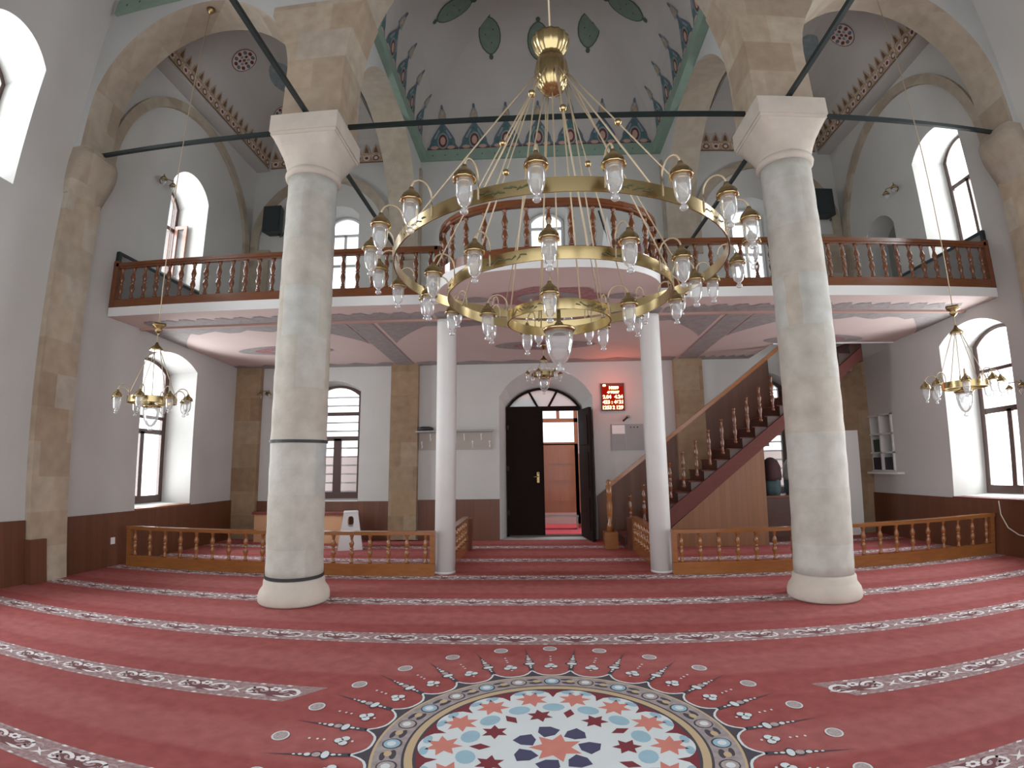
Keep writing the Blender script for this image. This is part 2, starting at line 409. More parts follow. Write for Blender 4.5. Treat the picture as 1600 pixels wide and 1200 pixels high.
# one sash stands open into the room
mb = MB(); pv = Vector((-W - .5, 8.12, 0))
def sash(z0, z1, y, x0, x1, f=.07):
    m2 = MB()
    m2.box(x0, x1, y - .02, y + .02, z0, z0 + f).box(x0, x1, y - .02, y + .02, z1 - f, z1).box(x0, x0 + f, y - .02, y + .02, z0 + f, z1 - f).box(x1 - f, x1, y - .02, y + .02, z0 + f, z1 - f)
    return m2
s_ = sash(4.98, 6.3, 9.09, -W - .66, -W - .38).build('open_sash', M['winwood_p'], t); s_['label'] = 'pinkish casement sash swung open against the recess side'
MB().box(-W - .59, -W - .45, 9.088, 9.092, 5.05, 6.23).build('sash_pane', M['pane'], s_)
window(3, mpL, hLF, M['winwood'], ((6.2, .08),), MUL(hLF, 5.1, 6.2))
window(4, mpR, hRL, M['winwood'], ((2.86, .06), (2.2, .09)), ((7.6, .95, 2.2, .1),), .1, sill=M['stepred'])
window(5, mpR, hRU, M['winwood'], ((6.15, .08),), MUL(hRU, 5, 6.15))
window(6, mpB, hBL, M['winwood'], ((2.66, .08), (2.12, .1)), MUL(hBL, .9, 2.12, .17), .1, sill=M['white'])
window(7, mpB, hBR, M['winwood'], ((2.46, .09), (2.12, .05)), MUL(hBR, .9, 2.12, .1), .1, sill=M['white'])
window(8, mpB, hGL, M['white'], ((6.9, .06), (6.15, .06)), MUL(hGL, 5.4, 6.9, .06), .06)
window(9, mpB, hGC, M['white'], ((6.9, .06), (6.15, .06)), MUL(hGC, 5.4, 6.9, .06), .06)
window(10, mpB, hGR, M['white'], ((6.9, .06), (6.15, .06)), MUL(hGR, 5.4, 6.9, .06), .06)
window(11, mpL, hLA, M['winwood'], ((2.2, .09),), MUL(hLA, .95, 2.2)); window(12, mpR, hRA, M['winwood'], ((2.2, .09),), MUL(hRA, .95, 2.2))
window(13, mpR, hRF, M['winwood'], ((6.2, .08),), MUL(hRF, 5.1, 6.2))
# window guards: flat bars outside the two low back windows
for h, lab in ((hBL, 'pale horizontal guard bars outside the back window left of the door'), (hBR, 'pale horizontal guard bars outside the back window behind the stairs')):
    g = MB()
    for k in range(12): z = .95 + k * .19; g.box(h['u0'] - .1, h['u1'] + .1, D + .55, D + .57, z, z + .035)
    g.box(h['u0'] - .1, h['u0'] - .07, D + .57, D + .59, .8, 3.3).box(h['u1'] + .07, h['u1'] + .1, D + .57, D + .59, .8, 3.3)
    tag(g.build('window_guard', M['white']), lab, 'window bars')
tag(MB().box(-7.4, 7.4, D + 2.6, D + 2.7, -.05, 1.75).build('porch_parapet', M['soffit']), 'pale pink porch parapet seen outside through the back windows', 'parapet')

MB().box(-W - .7, W + .7, YF - .2, YF, 4.2, ZTOP).build('front_light_baffle', M['plaster'], kind='structure')  # unseen upper wall, added to cut the light entering through the open front
# ------------------------------------------------------------------ floor, roof
MB().box(-W - .7, W + .7, YF, D + 2.8, -.3, -.02).build('floor', M['greyboard'], kind='structure')
MB().box(-W - .8, W + .8, YF, D + .8, ZTOP, ZTOP + .2).build('ceiling', M['vault'], kind='structure')  # unseen flat slab over everything, added to keep sky light from above out

# ------------------------------------------------------------------ carpet with stripes and medallion
CX, CY = -.11, 3.03
ca = MB()
CM = ['carpet', 'c_band', 'c_white', 'c_mauve', 'c_dark', 'm_white', 'm_salmon', 'm_blue', 'm_navy', 'm_dred', 'm_gold', 'm_grey', 'm_black', 'm_coin']
ci = {n: i for i, n in enumerate(CM)}
ca.box(-W, W, YF, D, -.02, 0, 0)
LZ = [.0006]
def flat(pts, m, z): ca.poly([(x, y, z) for x, y in pts], ci[m])
def arcstrip(cx, cy, r, a0, a1, w, m, z, n=7, tap=True):
    A, B = [], []
    for k in range(n + 1):
        a = a0 + (a1 - a0) * k / n; ww = w * (sin(pi * (k + .6) / (n + 1.2)) if tap else 1)
        A.append((cx + (r + ww / 2) * cos(a), cy + (r + ww / 2) * sin(a), z)); B.append((cx + (r - ww / 2) * cos(a), cy + (r - ww / 2) * sin(a), z))
    ca.strip(B, A, ci[m])
def stripe(y, x0, x1, slant, ph=.125):
    hw = .135
    flat([(x0 + slant[0], y - hw), (x1 - slant[1], y - hw), (x1, y + hw), (x0, y + hw)], 'c_band', .001)
    P = .545; k0 = math.ceil((x0 - .5) / P); k1 = math.floor((x1 + .1) / P)
    for k in range(k0, k1 + 1):
        x = k * P + ph; z = .002
        if x < x0 + .2 or x > x1 - .2: continue
        flat([(x - .13, y - .07), (x + .13, y - .07), (x + .2, y - .01), (x + .11, y + .085), (x - .11, y + .085), (x - .2, y - .01)], 'c_dark', .0015)
        for sx in (-1, 1):   # scrolls: a broad sweep that curls into a small ring
            T = (lambda a: a) if sx < 0 else (lambda a: pi - a)
            arcstrip(x + sx * .12, y - .005, .07, T(radians(20)), T(radians(175)), .027, 'c_white', z, 7, False)
            arcstrip(x + sx * .165, y - .008, .025, T(radians(160)), T(radians(400)), .02, 'c_white', z, 7, False)
            arcstrip(x + sx * .07, y + .03, .03, T(radians(-30)), T(radians(-190)), .018, 'c_mauve', z, 5, False)
        arcstrip(x - .16, y - .075, .075, radians(30), radians(110), .022, 'c_mauve', z); arcstrip(x + .16, y - .075, .075, radians(150), radians(70), .022, 'c_mauve', z)
        flat([(x - .18, y - .055), (x - .1, y - .075), (x - .02, y - .05), (x - .1, y - .045)], 'c_white', .0022)
        flat([(x + .18, y - .055), (x + .1, y - .045), (x + .02, y - .05), (x + .1, y - .075)], 'c_white', .0022)
        for j in range(6): flat([(x + .03 * cos(j * pi / 3) + .017 * cos(q * pi / 4), y + .05 + .024 * sin(j * pi / 3) + .013 * sin(q * pi / 4)) for q in range(8)], 'c_white', .0024 + j * .00002)
        for j in range(6):
            a_ = j * 1.05 + .3; flat([(x + .2 * cos(a_) - .03, y + .075 * sin(a_) - .008), (x + .2 * cos(a_) + .01, y + .075 * sin(a_) - .016), (x + .2 * cos(a_) + .03, y + .075 * sin(a_) + .01), (x + .2 * cos(a_) - .005, y + .075 * sin(a_) + .014)], 'c_mauve', .0019)
        x += P / 2; q = []
        if x > x1 - .1: continue
        for sx in (-1, 1):
            arcstrip(x + sx * .07, y + .02, .05, radians(90 - sx * 100), radians(90 + sx * 60), .02, 'c_mauve', z)
        flat([(x - .05, y + .03), (x, y), (x + .05, y + .04), (x + .012, y - .012), (x + .05, y - .055), (x, y - .03), (x - .05, y - .05), (x - .012, y - .01)], 'c_white', z)
    n = int((x1 - x0) / .068)
    for k in range(n):
        xx = x0 + .03 + k * .068
        if xx < x0 + max(slant[0], 0) + .02 or xx > x1 - max(slant[1], 0) - .05: 
            if slant[0] + slant[1]: continue
        for yy, d_ in ((y - hw + .012, .011), (y + hw - .012, -.011)):
            flat([(xx, yy - abs(d_) * .6), (xx + .035, yy - abs(d_)), (xx + .05, yy + abs(d_) * .4), (xx + .015, yy + abs(d_))], 'c_mauve' if k % 3 else 'c_white', .002)
for i in range(-3, 6):
    y = ROW0 + i * ROWP
    if y < YF + .2: continue
    if i in (0, -1):
        stripe(y, -W, -1.72 + .02, (0, .22) if i == 0 else (0, .1)); stripe(y, 1.70, W, (.2, 0) if i == 0 else (.1, 0), .34)
    else: stripe(y, -W, W, (0, 0))
def P_(r, a): return (CX + r * cos(a), CY + r * sin(a))
def ring(r0, r1, m, z, n=96): ca.strip([(*P_(r0, T2 * k / n), z) for k in range(n)], [(*P_(r1, T2 * k / n), z) for k in range(n)], ci[m], close=True)
def star(r, a, n, ro, ri, m, z, rot=0., sq=1.):
    c = P_(r, a); pts = []
    for j in range(2 * n):
        rr = ro if j % 2 == 0 else ri; b = rot + a + pi * j / n
        pts.append((c[0] + rr * cos(b), c[1] + rr * sin(b)))
    flat(pts, m, z)
def oval(r, a, ra, rt, m, z, n=14):
    c = P_(r, a); ex = (cos(a), sin(a)); ey = (-sin(a), cos(a))
    flat([(c[0] + ra * cos(T2 * j / n) * ex[0] + rt * sin(T2 * j / n) * ey[0], c[1] + ra * cos(T2 * j / n) * ex[1] + rt * sin(T2 * j / n) * ey[1]) for j in range(n)], m, z)
A0 = radians(90)
NS = 24
# scalloped white edge with points, then the grey floral ring
def edge(rt, rv, m, z):
    pts = []
    for k in range(NS * 8):
        f = (k % 8) / 8; a = A0 + T2 * (k / 8 + .5) / NS; d = abs(f - .5) * 2
        pts.append(P_(rv + (rt - rv) * d ** 3, a))
    flat(pts, m, z)
edge(1.15, 1.045, 'm_white', .003); edge(1.12, 1.03, 'm_black', .0032)
ring(.985, 1.03, 'm_black', .0033)
ring(.97, 1.02, 'm_gold', .0036); ring(.845, 1.005, 'm_grey', .0038)
for k in range(NS * 2):
    a = A0 + T2 * k / (NS * 2)
    if k % 2 == 0:
        oval(.925, a, .058, .06, 'm_black', .0042); oval(.927, a, .048, .05, 'm_blue' if k % 4 == 0 else 'm_mauve' if 0 else 'm_coin', .0046); oval(.93, a, .026, .028, 'm_white', .005)
    else:
        oval(.9, a, .02, .05, 'm_black', .0042); oval(.955, a + .02, .016, .045, 'm_black', .0042); oval(.928, a - .01, .022, .03, 'm_gold', .0046)
ring(.818, .85, 'm_black', .004); ring(.785, .835, 'm_gold', .0046)
flat([P_(.79, T2 * k / 96) for k in range(96)], 'm_dred', .0042)
ring(.772, .79, 'm_black', .0048)
lob = []
for k in range(14 * 12):
    f = (k % 12) / 12; a = A0 + T2 * (k / 12 + .5) / 14 + T2 / 28
    lob.append(P_(.655 + .12 * (sin(pi * f) ** .45), a))
flat(lob, 'm_white', .0052)
for k in range(7):
    a = radians(-25.7) + T2 * k / 7 + pi
    star(.19, a, 3, .075, .06, 'm_navy', .0058, rot=radians(30)); 
    star(.395, a, 6, .085, .045, 'm_dred', .0058, rot=pi)
    star(.425, a + pi / 7, 2, .062, .035, 'm_dred', .0058)
star(0, radians(-25.7), 7, .155, .085, 'm_salmon', .0058, rot=0)
for k in range(14):
    a = A0 + T2 * (k + .5) / 14
    star(.632, a, 7, .112, .058, 'm_salmon', .0058, rot=pi)
    oval(.505, a + pi / 14, .055, .072, 'm_blue', .0058)
    oval(.735, a + .085, .026, .046, 'm_blue', .0058); oval(.735, a - .085, .026, .046, 'm_blue', .0058)
for k in range(NS):
    a = A0 + T2 * k / NS; b = a + pi / NS
    oval(1.6, a, .052, .06, 'm_white', .003, 18); oval(1.6, a, .042, .05, 'm_coin', .0035, 18)
    # dark spoke with a sprig of pale blossoms
    c0, c1 = P_(1.13, b), P_(1.63, b); ey = (-sin(b), cos(b))
    flat([(c0[0] + .02 * ey[0], c0[1] + .02 * ey[1]), c1, (c0[0] - .02 * ey[0], c0[1] - .02 * ey[1])], 'm_black', .003)
    for r, w_, l_ in ((1.19, .010, .014), (1.225, .014, .02), (1.27, .05, .03), (1.32, .032, .034), (1.37, .022, .024), (1.41, .012, .016), (1.445, .01, .012)):
        oval(r, b + (.004 if int(r * 100) % 2 else -.004), l_, w_, 'm_black', .0033, 10); oval(r, b, l_ * .75, w_ * .8, 'm_white' if r != 1.32 else 'm_coin', .004, 10)
    for da, dr, s_ in ((0, .025, .028), (.022, -.006, .026), (-.022, -.006, .026)):
        oval(1.215 + dr, a + da, s_ * 1.15, s_ * 1.15, 'm_black', .0033, 10); oval(1.215 + dr, a + da, s_, s_, 'm_white', .004, 10)
    for r in (1.16, 1.33, 1.37, 1.42): oval(r, a, .008, .01, 'm_white', .004, 8)
tag(ca.build('carpet', [M[n] for n in CM]), 'wall to wall red carpet with patterned stripes and a large star medallion', 'carpet')

# ------------------------------------------------------------------ baseboards: brown wainscot around the hall
ZD = .815
g = MB(); g.box(-W, -W + .035, YF, 5.72, 0, ZD).box(-W, -W + .035, 6.40, D - .01, 0, ZD); g.box(-W + .035, -W + .15, 5.7, 5.98, 0, .57)
g.build('baseboard_left', M['dado'], kind='structure')
g = MB(); g.box(W - .035, W, YF, 5.72, 0, ZD).box(W - .035, W, 6.40, D - .01, 0, ZD)
g.build('baseboard_right', M['dado'], kind='structure')
g = MB(); g.box(-6.16, -3.29, D - .04, D, 0, ZD - .02).box(-2.67, -.98, D - .04, D, 0, ZD); sl = lambda x: .83 + .765 * (x - .98)
g.prism([(1.02, D, 0), (2.67, D, 0), (2.67, D, sl(2.67)), (1.02, D, sl(1.02))], (0, -.04, 0)); g.box(3.29, 6.16, D - .04, D, 0, ZD - .02)
g.prism([(3.29, D - .01, sl(3.29) - 1.4), (4.68, D - .01, sl(4.68) - 1.4), (4.68, D - .01, sl(4.68)), (3.29, D - .01, sl(3.29))], (0, -.04, 0))
g.build('baseboard_back', M['dado'], kind='structure')

# ------------------------------------------------------------------ pilasters and arches of ashlar (trim)
tn = [0]
def trim(mb, mats):
    tn[0] += 1; return mb.build('trim_%d' % tn[0], mats, kind='structure')
for s in (-1, 1):
    def mx(x0, x1): return (min(s * x0, s * x1), max(s * x0, s * x1))
    a, b = mx(W - .10, W)
    g = MB().box(a, b, AY0, AY1, 0, 5.35)
    # corbel under the springing
    cb = MB(); rows = []
    for k in range(15):
        f = k / 14; z = 5.3 + .72 * f; q = .10 + .24 * (sin(pi * min(1, f * 1.25) / 2) ** 1.6) - (.05 * max(0, (f - .85) / .15)); e = .02 + .03 * sin(pi * f)
        rows.append([(s * W, AY0 - e, z), (s * (W - q * .8), AY0 - e, z), (s * (W - q), AY0 + .1, z), (s * (W - q), AY1 - .1, z), (s * (W - q * .8), AY1 + e, z), (s * W, AY1 + e, z)])
    for a_, b_ in zip(rows, rows[1:]): cb.strip(a_, b_, 0, True)
    cb.poly(rows[-1]); cb.poly(rows[0]); trim(cb, M['archstone'])
    trim(g, M['stone'])
    # back corner and wall pilasters
    a, b = mx(6.16, W); trim(MB().box(a, b, D - .12, D, 0, 3.7), M['stone2'])
    a, b = mx(2.69, 3.27); trim(MB().box(a, b, D - .14, D, .03, 3.7), M['stone2'])
    a, b = mx(2.69, 3.30); trim(MB().box(a, b, D - .14, D, ZG, 8.2), M['archstone'])
    a, b = mx(6.2, W); trim(MB().box(a, b, D - .10, D, ZG, 6.4), M['archstone'])

def arch_pts(u0, u1, zs, n=28, zb=ZS):
    c = (u0 + u1) / 2; r = (u1 - u0) / 2
    return [(u0, zb)] + [(c - r * cos(pi * k / n), zs + r * sin(pi * k / n)) for k in range(n + 1)] + [(u1, zb)]

def archwall(mp, u0, u1, a0, a1, zs, ztop, t0, t1, rise=None, pm=0):
    """white wall above an arch, plastered on its faces, stone on its soffit; ZTOP edge straight"""
    mb = MB(); I = arch_pts(a0, a1, zs) if rise is None else rise
    for t, fl in ((t0, 0), (t1, 1)):
        # piers beside the opening
        for ua, ub in ((u0, a0), (a1, u1)):
            if ub - ua > .002: mb.poly([mp(ua, ZS, t), mp(ub, ZS, t), mp(ub, ztop, t), mp(ua, ztop, t)], pm)
        for (ua, za), (ub, zb) in zip(I, I[1:]):
            if abs(ub - ua) > 1e-6: mb.poly([mp(ua, za, t), mp(ub, zb, t), mp(ub, ztop, t), mp(ua, ztop, t)], 0)
    mb.strip([mp(u, z, t0) for u, z in I], [mp(u, z, t1) for u, z in I], 1)
    for ua, ub in ((u0, a0), (a1, u1)): mb.poly([mp(ua, ZS, t0), mp(ub, ZS, t0), mp(ub, ZS, t1), mp(ua, ZS, t1)], 1)
    for u in (u0, u1): mb.poly([mp(u, ZS, t0), mp(u, ZS, t1), mp(u, ztop, t1), mp(u, ztop, t0)], pm)
    return mb
mpx = lambda u, z, t: (u, t, z)
mpy = lambda u, z, t: (t, u, z)
HB = .41       # half width of the blocks standing on the capitals
for s in (-1, 1):
    # cross arch from side wall to column
    if s < 0: g = archwall(mpx, -W, -XC + HB * 0, -W + .12, -XC - .34, 6.68, ZTOP, AY0, AY1)
    else: g = archwall(mpx, XC, W, XC + .34, W - .12, 6.68, ZTOP, AY0, AY1)
    trim(g, [M['plaster_dim'], M['archstone']])
    # long arch from column to back wall
    g = archwall(mpy, AY1, D, AY1 + .1, D - .17, 6.42, ZTOP, s * (XC - .31), s * (XC + .31))
    trim(g, [M['plaster_dim'], M['archstone']])
# central arch between the columns: tall, its crown above the view
cp = []
Rb = 4.2; zsb = 6.6
for k in range(0, 25):
    z = zsb + 3.88 * k / 24; cp.append((-(2.64 - (Rb - sqrt(max(Rb * Rb - (z - zsb) ** 2, 0)))), z))
cen = [(-2.64, ZS)] + cp + [(-x, z) for x, z in cp[::-1]] + [(2.64, ZS)]
trim(archwall(mpx, -XC, XC, -2.64, 2.64, 0, ZTOP, AY0, AY1, rise=cen), [M['plaster_dim'], M['archstone']])
# springing blocks of bare stone on each capital
for s in (-1, 1):
    g = MB(); x0, x1 = s * XC - HB, s * XC + HB
    sect = [(0, x0, x1), (.8, x0 + .01, x1 - .0), (1.5, x0, x1 + .05)]
    def off(z): return (Rb - sqrt(max(Rb * Rb - max(z - zsb, 0) ** 2, 0)))
    prof_in = [(s * (2.622 - off(z)), z) for z in [ZS - .02 + .16 * k for k in range(16)]]
    prof_out = []
    for z in [ZS - .02 + .16 * k for k in range(16)]:
        dz = max(z - 6.68, 0); r = (W - .12 - XC - .34) / 2
        prof_out.append((s * (XC + .358 + (r - sqrt(max(r * r - dz * dz, 0))) if dz < r else XC + .358 + r), z))
    zc = 7.9
    pin = [p for p in prof_in if p[1] <= zc]; pout = [p for p in prof_out if p[1] <= zc]
    lim = lambda p: (s * min(abs(p[0]) , 3.75), p[1])
    g.strip([(x, AY0 - .015, z) for x, z in pin], [(*lim((x, z))[:1], AY0 - .015, z) for x, z in pout])
    g.strip([(x, AY1 + .015, z) for x, z in pin], [(*lim((x, z))[:1], AY1 + .015, z) for x, z in pout])
    g.strip([(x, AY0 - .015, z) for x, z in pin], [(x, AY1 + .015, z) for x, z in pin]); g.strip([(lim(p)[0], AY0 - .015, p[1]) for p in pout], [(lim(p)[0], AY1 + .015, p[1]) for p in pout])
    trim(g, M['stone'])
# stone arch bands on the side walls and back wall
def band(mp, c, zs, r0, r1, t, zb, za=None):
    mb = MB(); n = 36
    za = zb if za is None else za; I = [(c - r0, za)] + [(c - r0 * cos(pi * k / n), zs + r0 * sin(pi * k / n)) for k in range(n + 1)] + [(c + r0, zb)]
    O = [(c - r1, za)] + [(c - r1 * cos(pi * k / n), zs + r1 * sin(pi * k / n)) for k in range(n + 1)] + [(c + r1, zb)]
    mb.strip([mp(u, z, t) for u, z in I], [mp(u, z, t) for u, z in O]); mb.strip([mp(u, z, t) for u, z in I], [mp(u, z, 0) for u, z in I]); mb.strip([mp(u, z, t) for u, z in O], [mp(u, z, 0) for u, z in O])
    return mb
mpLi = lambda u, z, t: (-W + t, u, z); mpRi = lambda u, z, t: (W - t, u, z); mpBi = lambda u, z, t: (u, D - t, z)
trim(band(mpLi, 8.52, 6.2, 1.98, 2.16, .07, ZG, 5.95), M['archstone']); trim(band(mpRi, 8.52, 6.2, 1.98, 2.16, .07, ZG, 5.95), M['archstone'])
trim(band(mpBi, -5.0, 6.55, 1.5, 1.7, .07, 6.0), M['archstone']); trim(band(mpBi, 5.0, 6.55, 1.5, 1.7, .07, 6.0), M['archstone'])

# ------------------------------------------------------------------ painted vaults
class Vault:
    def __init__(s, x0, x1, y0, y1, z0, rise, a):
        s.__dict__.update(x0=x0, x1=x1, y0=y0, y1=y1, z0=z0, rise=rise, a=a)
    def pt(s, side, u, l, off=.012):
        """U along the side in metres from its middle, L metres up the curved surface"""
        L = s.a * .5 * pi if s.a == s.rise else (s.a + s.rise) * .785
        th = min(l / L, 1) * pi / 2
        d = s.a * (1 - cos(th)) + off; z = s.z0 + s.rise * sin(th) - off * sin(th)
        cx, cy = (s.x0 + s.x1) / 2, (s.y0 + s.y1) / 2
        if side == 'b': return (cx + u, s.y1 - d, z)
        if side == 'l': return (s.x0 + d, cy + u, z)
        if side == 'r': return (s.x1 - d, cy + u, z)
    def shell(s, mb, mi=0, n=14):
        R = []
        for k in range(n + 1):
            th = pi / 2 * k / n; d = s.a * (1 - cos(th)); z = s.z0 + s.rise * sin(th)
            R.append([(s.x0 + d, s.y0 + d, z), (s.x1 - d, s.y0 + d, z), (s.x1 - d, s.y1 - d, z), (s.x0 + d, s.y1 - d, z)])
        for a, b in zip(R, R[1:]):
            for j in range(4): mb.add([a[j], a[(j + 1) % 4], b[(j + 1) % 4], b[j]], [(0, 1, 2, 3)], mi, True)
        mb.poly(R[-1], mi)
VM = ['vault', 'green', 'teal', 'slate', 'maroon', 'pinkp', 'leaf', 'leafd', 'tan', 'tand', 'slatelt', 'soffit']
vi = {n: i for i, n in enumerate(VM)}
def ogee(w, h, n=10):
    P = []
    for k in range(n + 1):
        f = k / n; P.append((w * max(0, (1 - f ** 1.5) * (1 - .18 * f)) * (1 - .12 * sin(pi * min(1, 3 * f))), h * f))
    return P + [(-x, y) for x, y in P[-2::-1]]
def paint(mb, V, side, u, l, pts, m, lift=0.012):
    """a painted patch laid on the curved surface as a fan, so it follows it"""
    cx = sum(p[0] for p in pts) / len(pts); cy = sum(p[1] for p in pts) / len(pts)
    n = len(pts); rings = []
    for q in (1., .5):
        rings.append([V.pt(side, u + cx + (x - cx) * q, max(l + cy + (y - cy) * q, 0.001), lift) for x, y in pts])
    c = V.pt(side, u + cx, l + cy, lift)
    mb.strip(rings[0], rings[1], vi[m], close=True)
    mb.add(rings[1] + [c], [(i, (i + 1) % n, n) for i in range(n)], vi[m])
def ell(a, b, n=14, cx=0, cy=0): return [(cx + a * cos(T2 * k / n), cy + b * sin(T2 * k / n)) for k in range(n)]
def leafshape(a, b, n=18): return [(a * cos(T2 * k / n) * (1 - .25 * abs(sin(T2 * k / n)) ** 4), b * sin(T2 * k / n)) for k in range(n)]

CV = Vault(-2.66, 2.62, AY1 + .02, D - .02, ZV + .24, 2.1, 2.1)
g = MB(); CV.shell(g)
# green frieze under it with small dark dots
bz0, bz1 = ZV, ZV + .26
for (x0, x1, y0, y1) in ((-2.74, -2.62, AY1, D), (2.58, 2.74, AY1, D), (-2.62, 2.58, D - .06, D)):
    g.box(x0, x1, y0, y1, bz0, bz1, 1)
for k in range(18): x = -2.45 + k * .285; g.poly([(x - .012, D - .064, bz0 + .1), (x + .012, D - .064, bz0 + .1), (x + .012, D - .064, bz0 + .13), (x - .012, D - .064, bz0 + .13)], 7)
def motif(V, side, u, k=1.):
    paint(g, V, side, u, 0, [(-.367 * k, 0), (.367 * k, 0), (.36 * k, .1), (.17 * k, .15), (0, .12), (-.17 * k, .15), (-.36 * k, .1)], 'maroon', .012)
    paint(g, V, side, u, .07, ogee(.372 * k, .64), 'slate', .014)
    paint(g, V, side, u, .1, ogee(.3 * k, .52), 'teal', .016)
    paint(g, V, side, u, .05, ell(.13 * k, .2, cy=.2), 'slatelt', .018); paint(g, V, side, u, .05, ell(.1 * k, .16, cy=.2), 'maroon', .02); paint(g, V, side, u, .05, ell(.06 * k, .1, cy=.2), 'pinkp', .022)
    for sx in (-1, 1):
        paint(g, V, side, u + sx * .19 * k, .04, ell(.09 * k, .045, cy=.05), 'pinkp', .018)
        paint(g, V, side, u + sx * .16 * k, .3, [(0, 0), (.05 * sx, .02), (-.06 * sx, .22), (-.1 * sx, .2)], 'slatelt', .018)
    paint(g, V, side, u, .66, [(-.03 * k, 0), (.03 * k, 0), (.045 * k, .1), (-.045 * k, .1)], 'slate', .012)
    paint(g, V, side, u, .74, ogee(.115 * k, .34), 'slatelt', .012); paint(g, V, side, u, .78, ogee(.07 * k, .2), 'tan', .014); paint(g, V, side, u, 1.02, ell(.03 * k, .06, 8), 'slate', .014)
for k in range(-3, 4): motif(CV, 'b', k * .735)
for k in range(-2, 3): motif(CV, 'l', k * .76); motif(CV, 'r', k * .76)
LEAVES = [('b', -.02, 2.02), ('b', .78, 2.02), ('b', -.78, 2.02)]
def leafmed(V, side, u, l, k=1.):
    paint(g, V, side, u, l, leafshape(.24 * k, .42 * k), 'leafd', .012); paint(g, V, side, u, l, leafshape(.215 * k, .39 * k), 'leaf', .016)
    for sy in (-1, 1): paint(g, V, side, u, l + sy * .46 * k, ell(.05 * k, .06 * k, 8), 'leafd', .014)
    for dx, dy in ((.08, .12), (-.09, .02), (.03, -.16)): paint(g, V, side, u + dx * k, l + dy * k, ell(.014, .02, 6), 'maroon', .02)
LEAF_LIST = []   # filled below
def add_leaves(lst):
    for a in lst: leafmed(CV, *a)
add_leaves([('b', .04, 2.32), ('b', 1.12, 2.54), ('b', -1.0, 2.48), ('l', -.04, 2.12), ('r', 0., 1.95)])
g.build('ceiling_2', [M[n] for n in VM], kind='structure')

for s in (-1, 1):
    xa, xb = sorted((s * 6.42, s * 3.40))
    AV = Vault(xa, xb, AY1 + .02, D - .02, ZV + .04, 1.25, 1.3)
    g = MB(); AV.shell(g)
    # flat bed between the vault and the walls
    for (x0, x1, y0, y1) in ((min(s * W, s * 6.42), max(s * W, s * 6.42), AY1, D),): g.box(x0, x1, y0, y1, ZV, ZV + .3, 0)
    wall_side = 'l' if s < 0 else 'r'; in_side = 'r' if s < 0 else 'l'
    for side, L in ((wall_side, 4.3), (in_side, 4.3), ('b', 2.9)):
        n = int(L / .21)
        paint(g, AV, side, 0, 0, [(-L / 2 + L * k / 20, 0) for k in range(21)] + [(L / 2 - L * k / 20, .2) for k in range(21)], 'tan', .01) if 0 else None
        for k in range(n):
            u = -L / 2 + (k + .5) * L / n; w = L / n / 2
            paint(g, AV, side, u, 0, [(-w, 0), (w, 0), (w, .24), (-w, .24)], 'tan', .010)
            paint(g, AV, side, u, 0, [(-w, 0), (w, 0), (w, .03), (-w, .03)], 'tand', .013)
            paint(g, AV, side, u, .12, ell(w * .7, .07, 10), 'tand' if k % 2 else 'soffit', .013); paint(g, AV, side, u, .12, ell(w * .4, .04, 8), 'soffit' if k % 2 else 'maroon', .017)
            for sx in (-1, 1): paint(g, AV, side, u + sx * w * .8, .17, ell(w * .25, .03, 6), 'soffit', .013)
            paint(g, AV, side, u, .22, ogee(w * 1.05, .24), 'tan', .013); paint(g, AV, side, u, .25, ogee(w * .5, .15), 'tand', .016)
    def rosette(side, u, l, r):
        paint(g, AV, side, u, l, ell(r, r, 20), 'tand', .012); paint(g, AV, side, u, l, ell(r * .93, r * .93, 20), 'soffit', .014)
        for k in range(10):
            a = T2 * k / 10; paint(g, AV, side, u + r * .68 * cos(a), l + r * .68 * sin(a), ell(r * .2, r * .14, 8), 'maroon' if k % 2 else 'slate', .018)
        for k in range(6):
            a = T2 * k / 6; paint(g, AV, side, u + r * .33 * cos(a), l + r * .33 * sin(a), ell(r * .13, r * .13, 8), 'slatelt' if k % 2 else 'maroon', .018)
        paint(g, AV, side, u, l, ell(r * .14, r * .14, 8), 'tand', .02)
    rosette(wall_side, -.25 if s < 0 else -.4, 1.22, .26); rosette(wall_side, 1.55, 1.22, .24)
    lu = .62 if s < 0 else .35
    paint(g, AV, wall_side, lu, 1.7, leafshape(.5, .27), 'slatelt', .012); paint(g, AV, wall_side, lu + .16, 1.78, ell(.17, .12), 'tand', .014); paint(g, AV, wall_side, lu + .16, 1.78, ell(.14, .095), 'soffit', .018)
    g.build('ceiling_%d' % (3 if s < 0 else 4), [M[n] for n in VM], kind='structure')
# frieze of the front vault, just entering the view at the top left
for s in (-1, 1):
    x0, x1 = sorted((s * 6.62, s * 4.6)); g = MB().box(x0, x1, AY0 - .08, AY0, ZV, ZV + .28)
    for k in range(6): x = s * (6.4 - k * .25); g.box(x - .015, x + .015, AY0 - .085, AY0 - .08, ZV + .1, ZV + .13, 1)
    trim(g, [M['green'], M['leafd']])

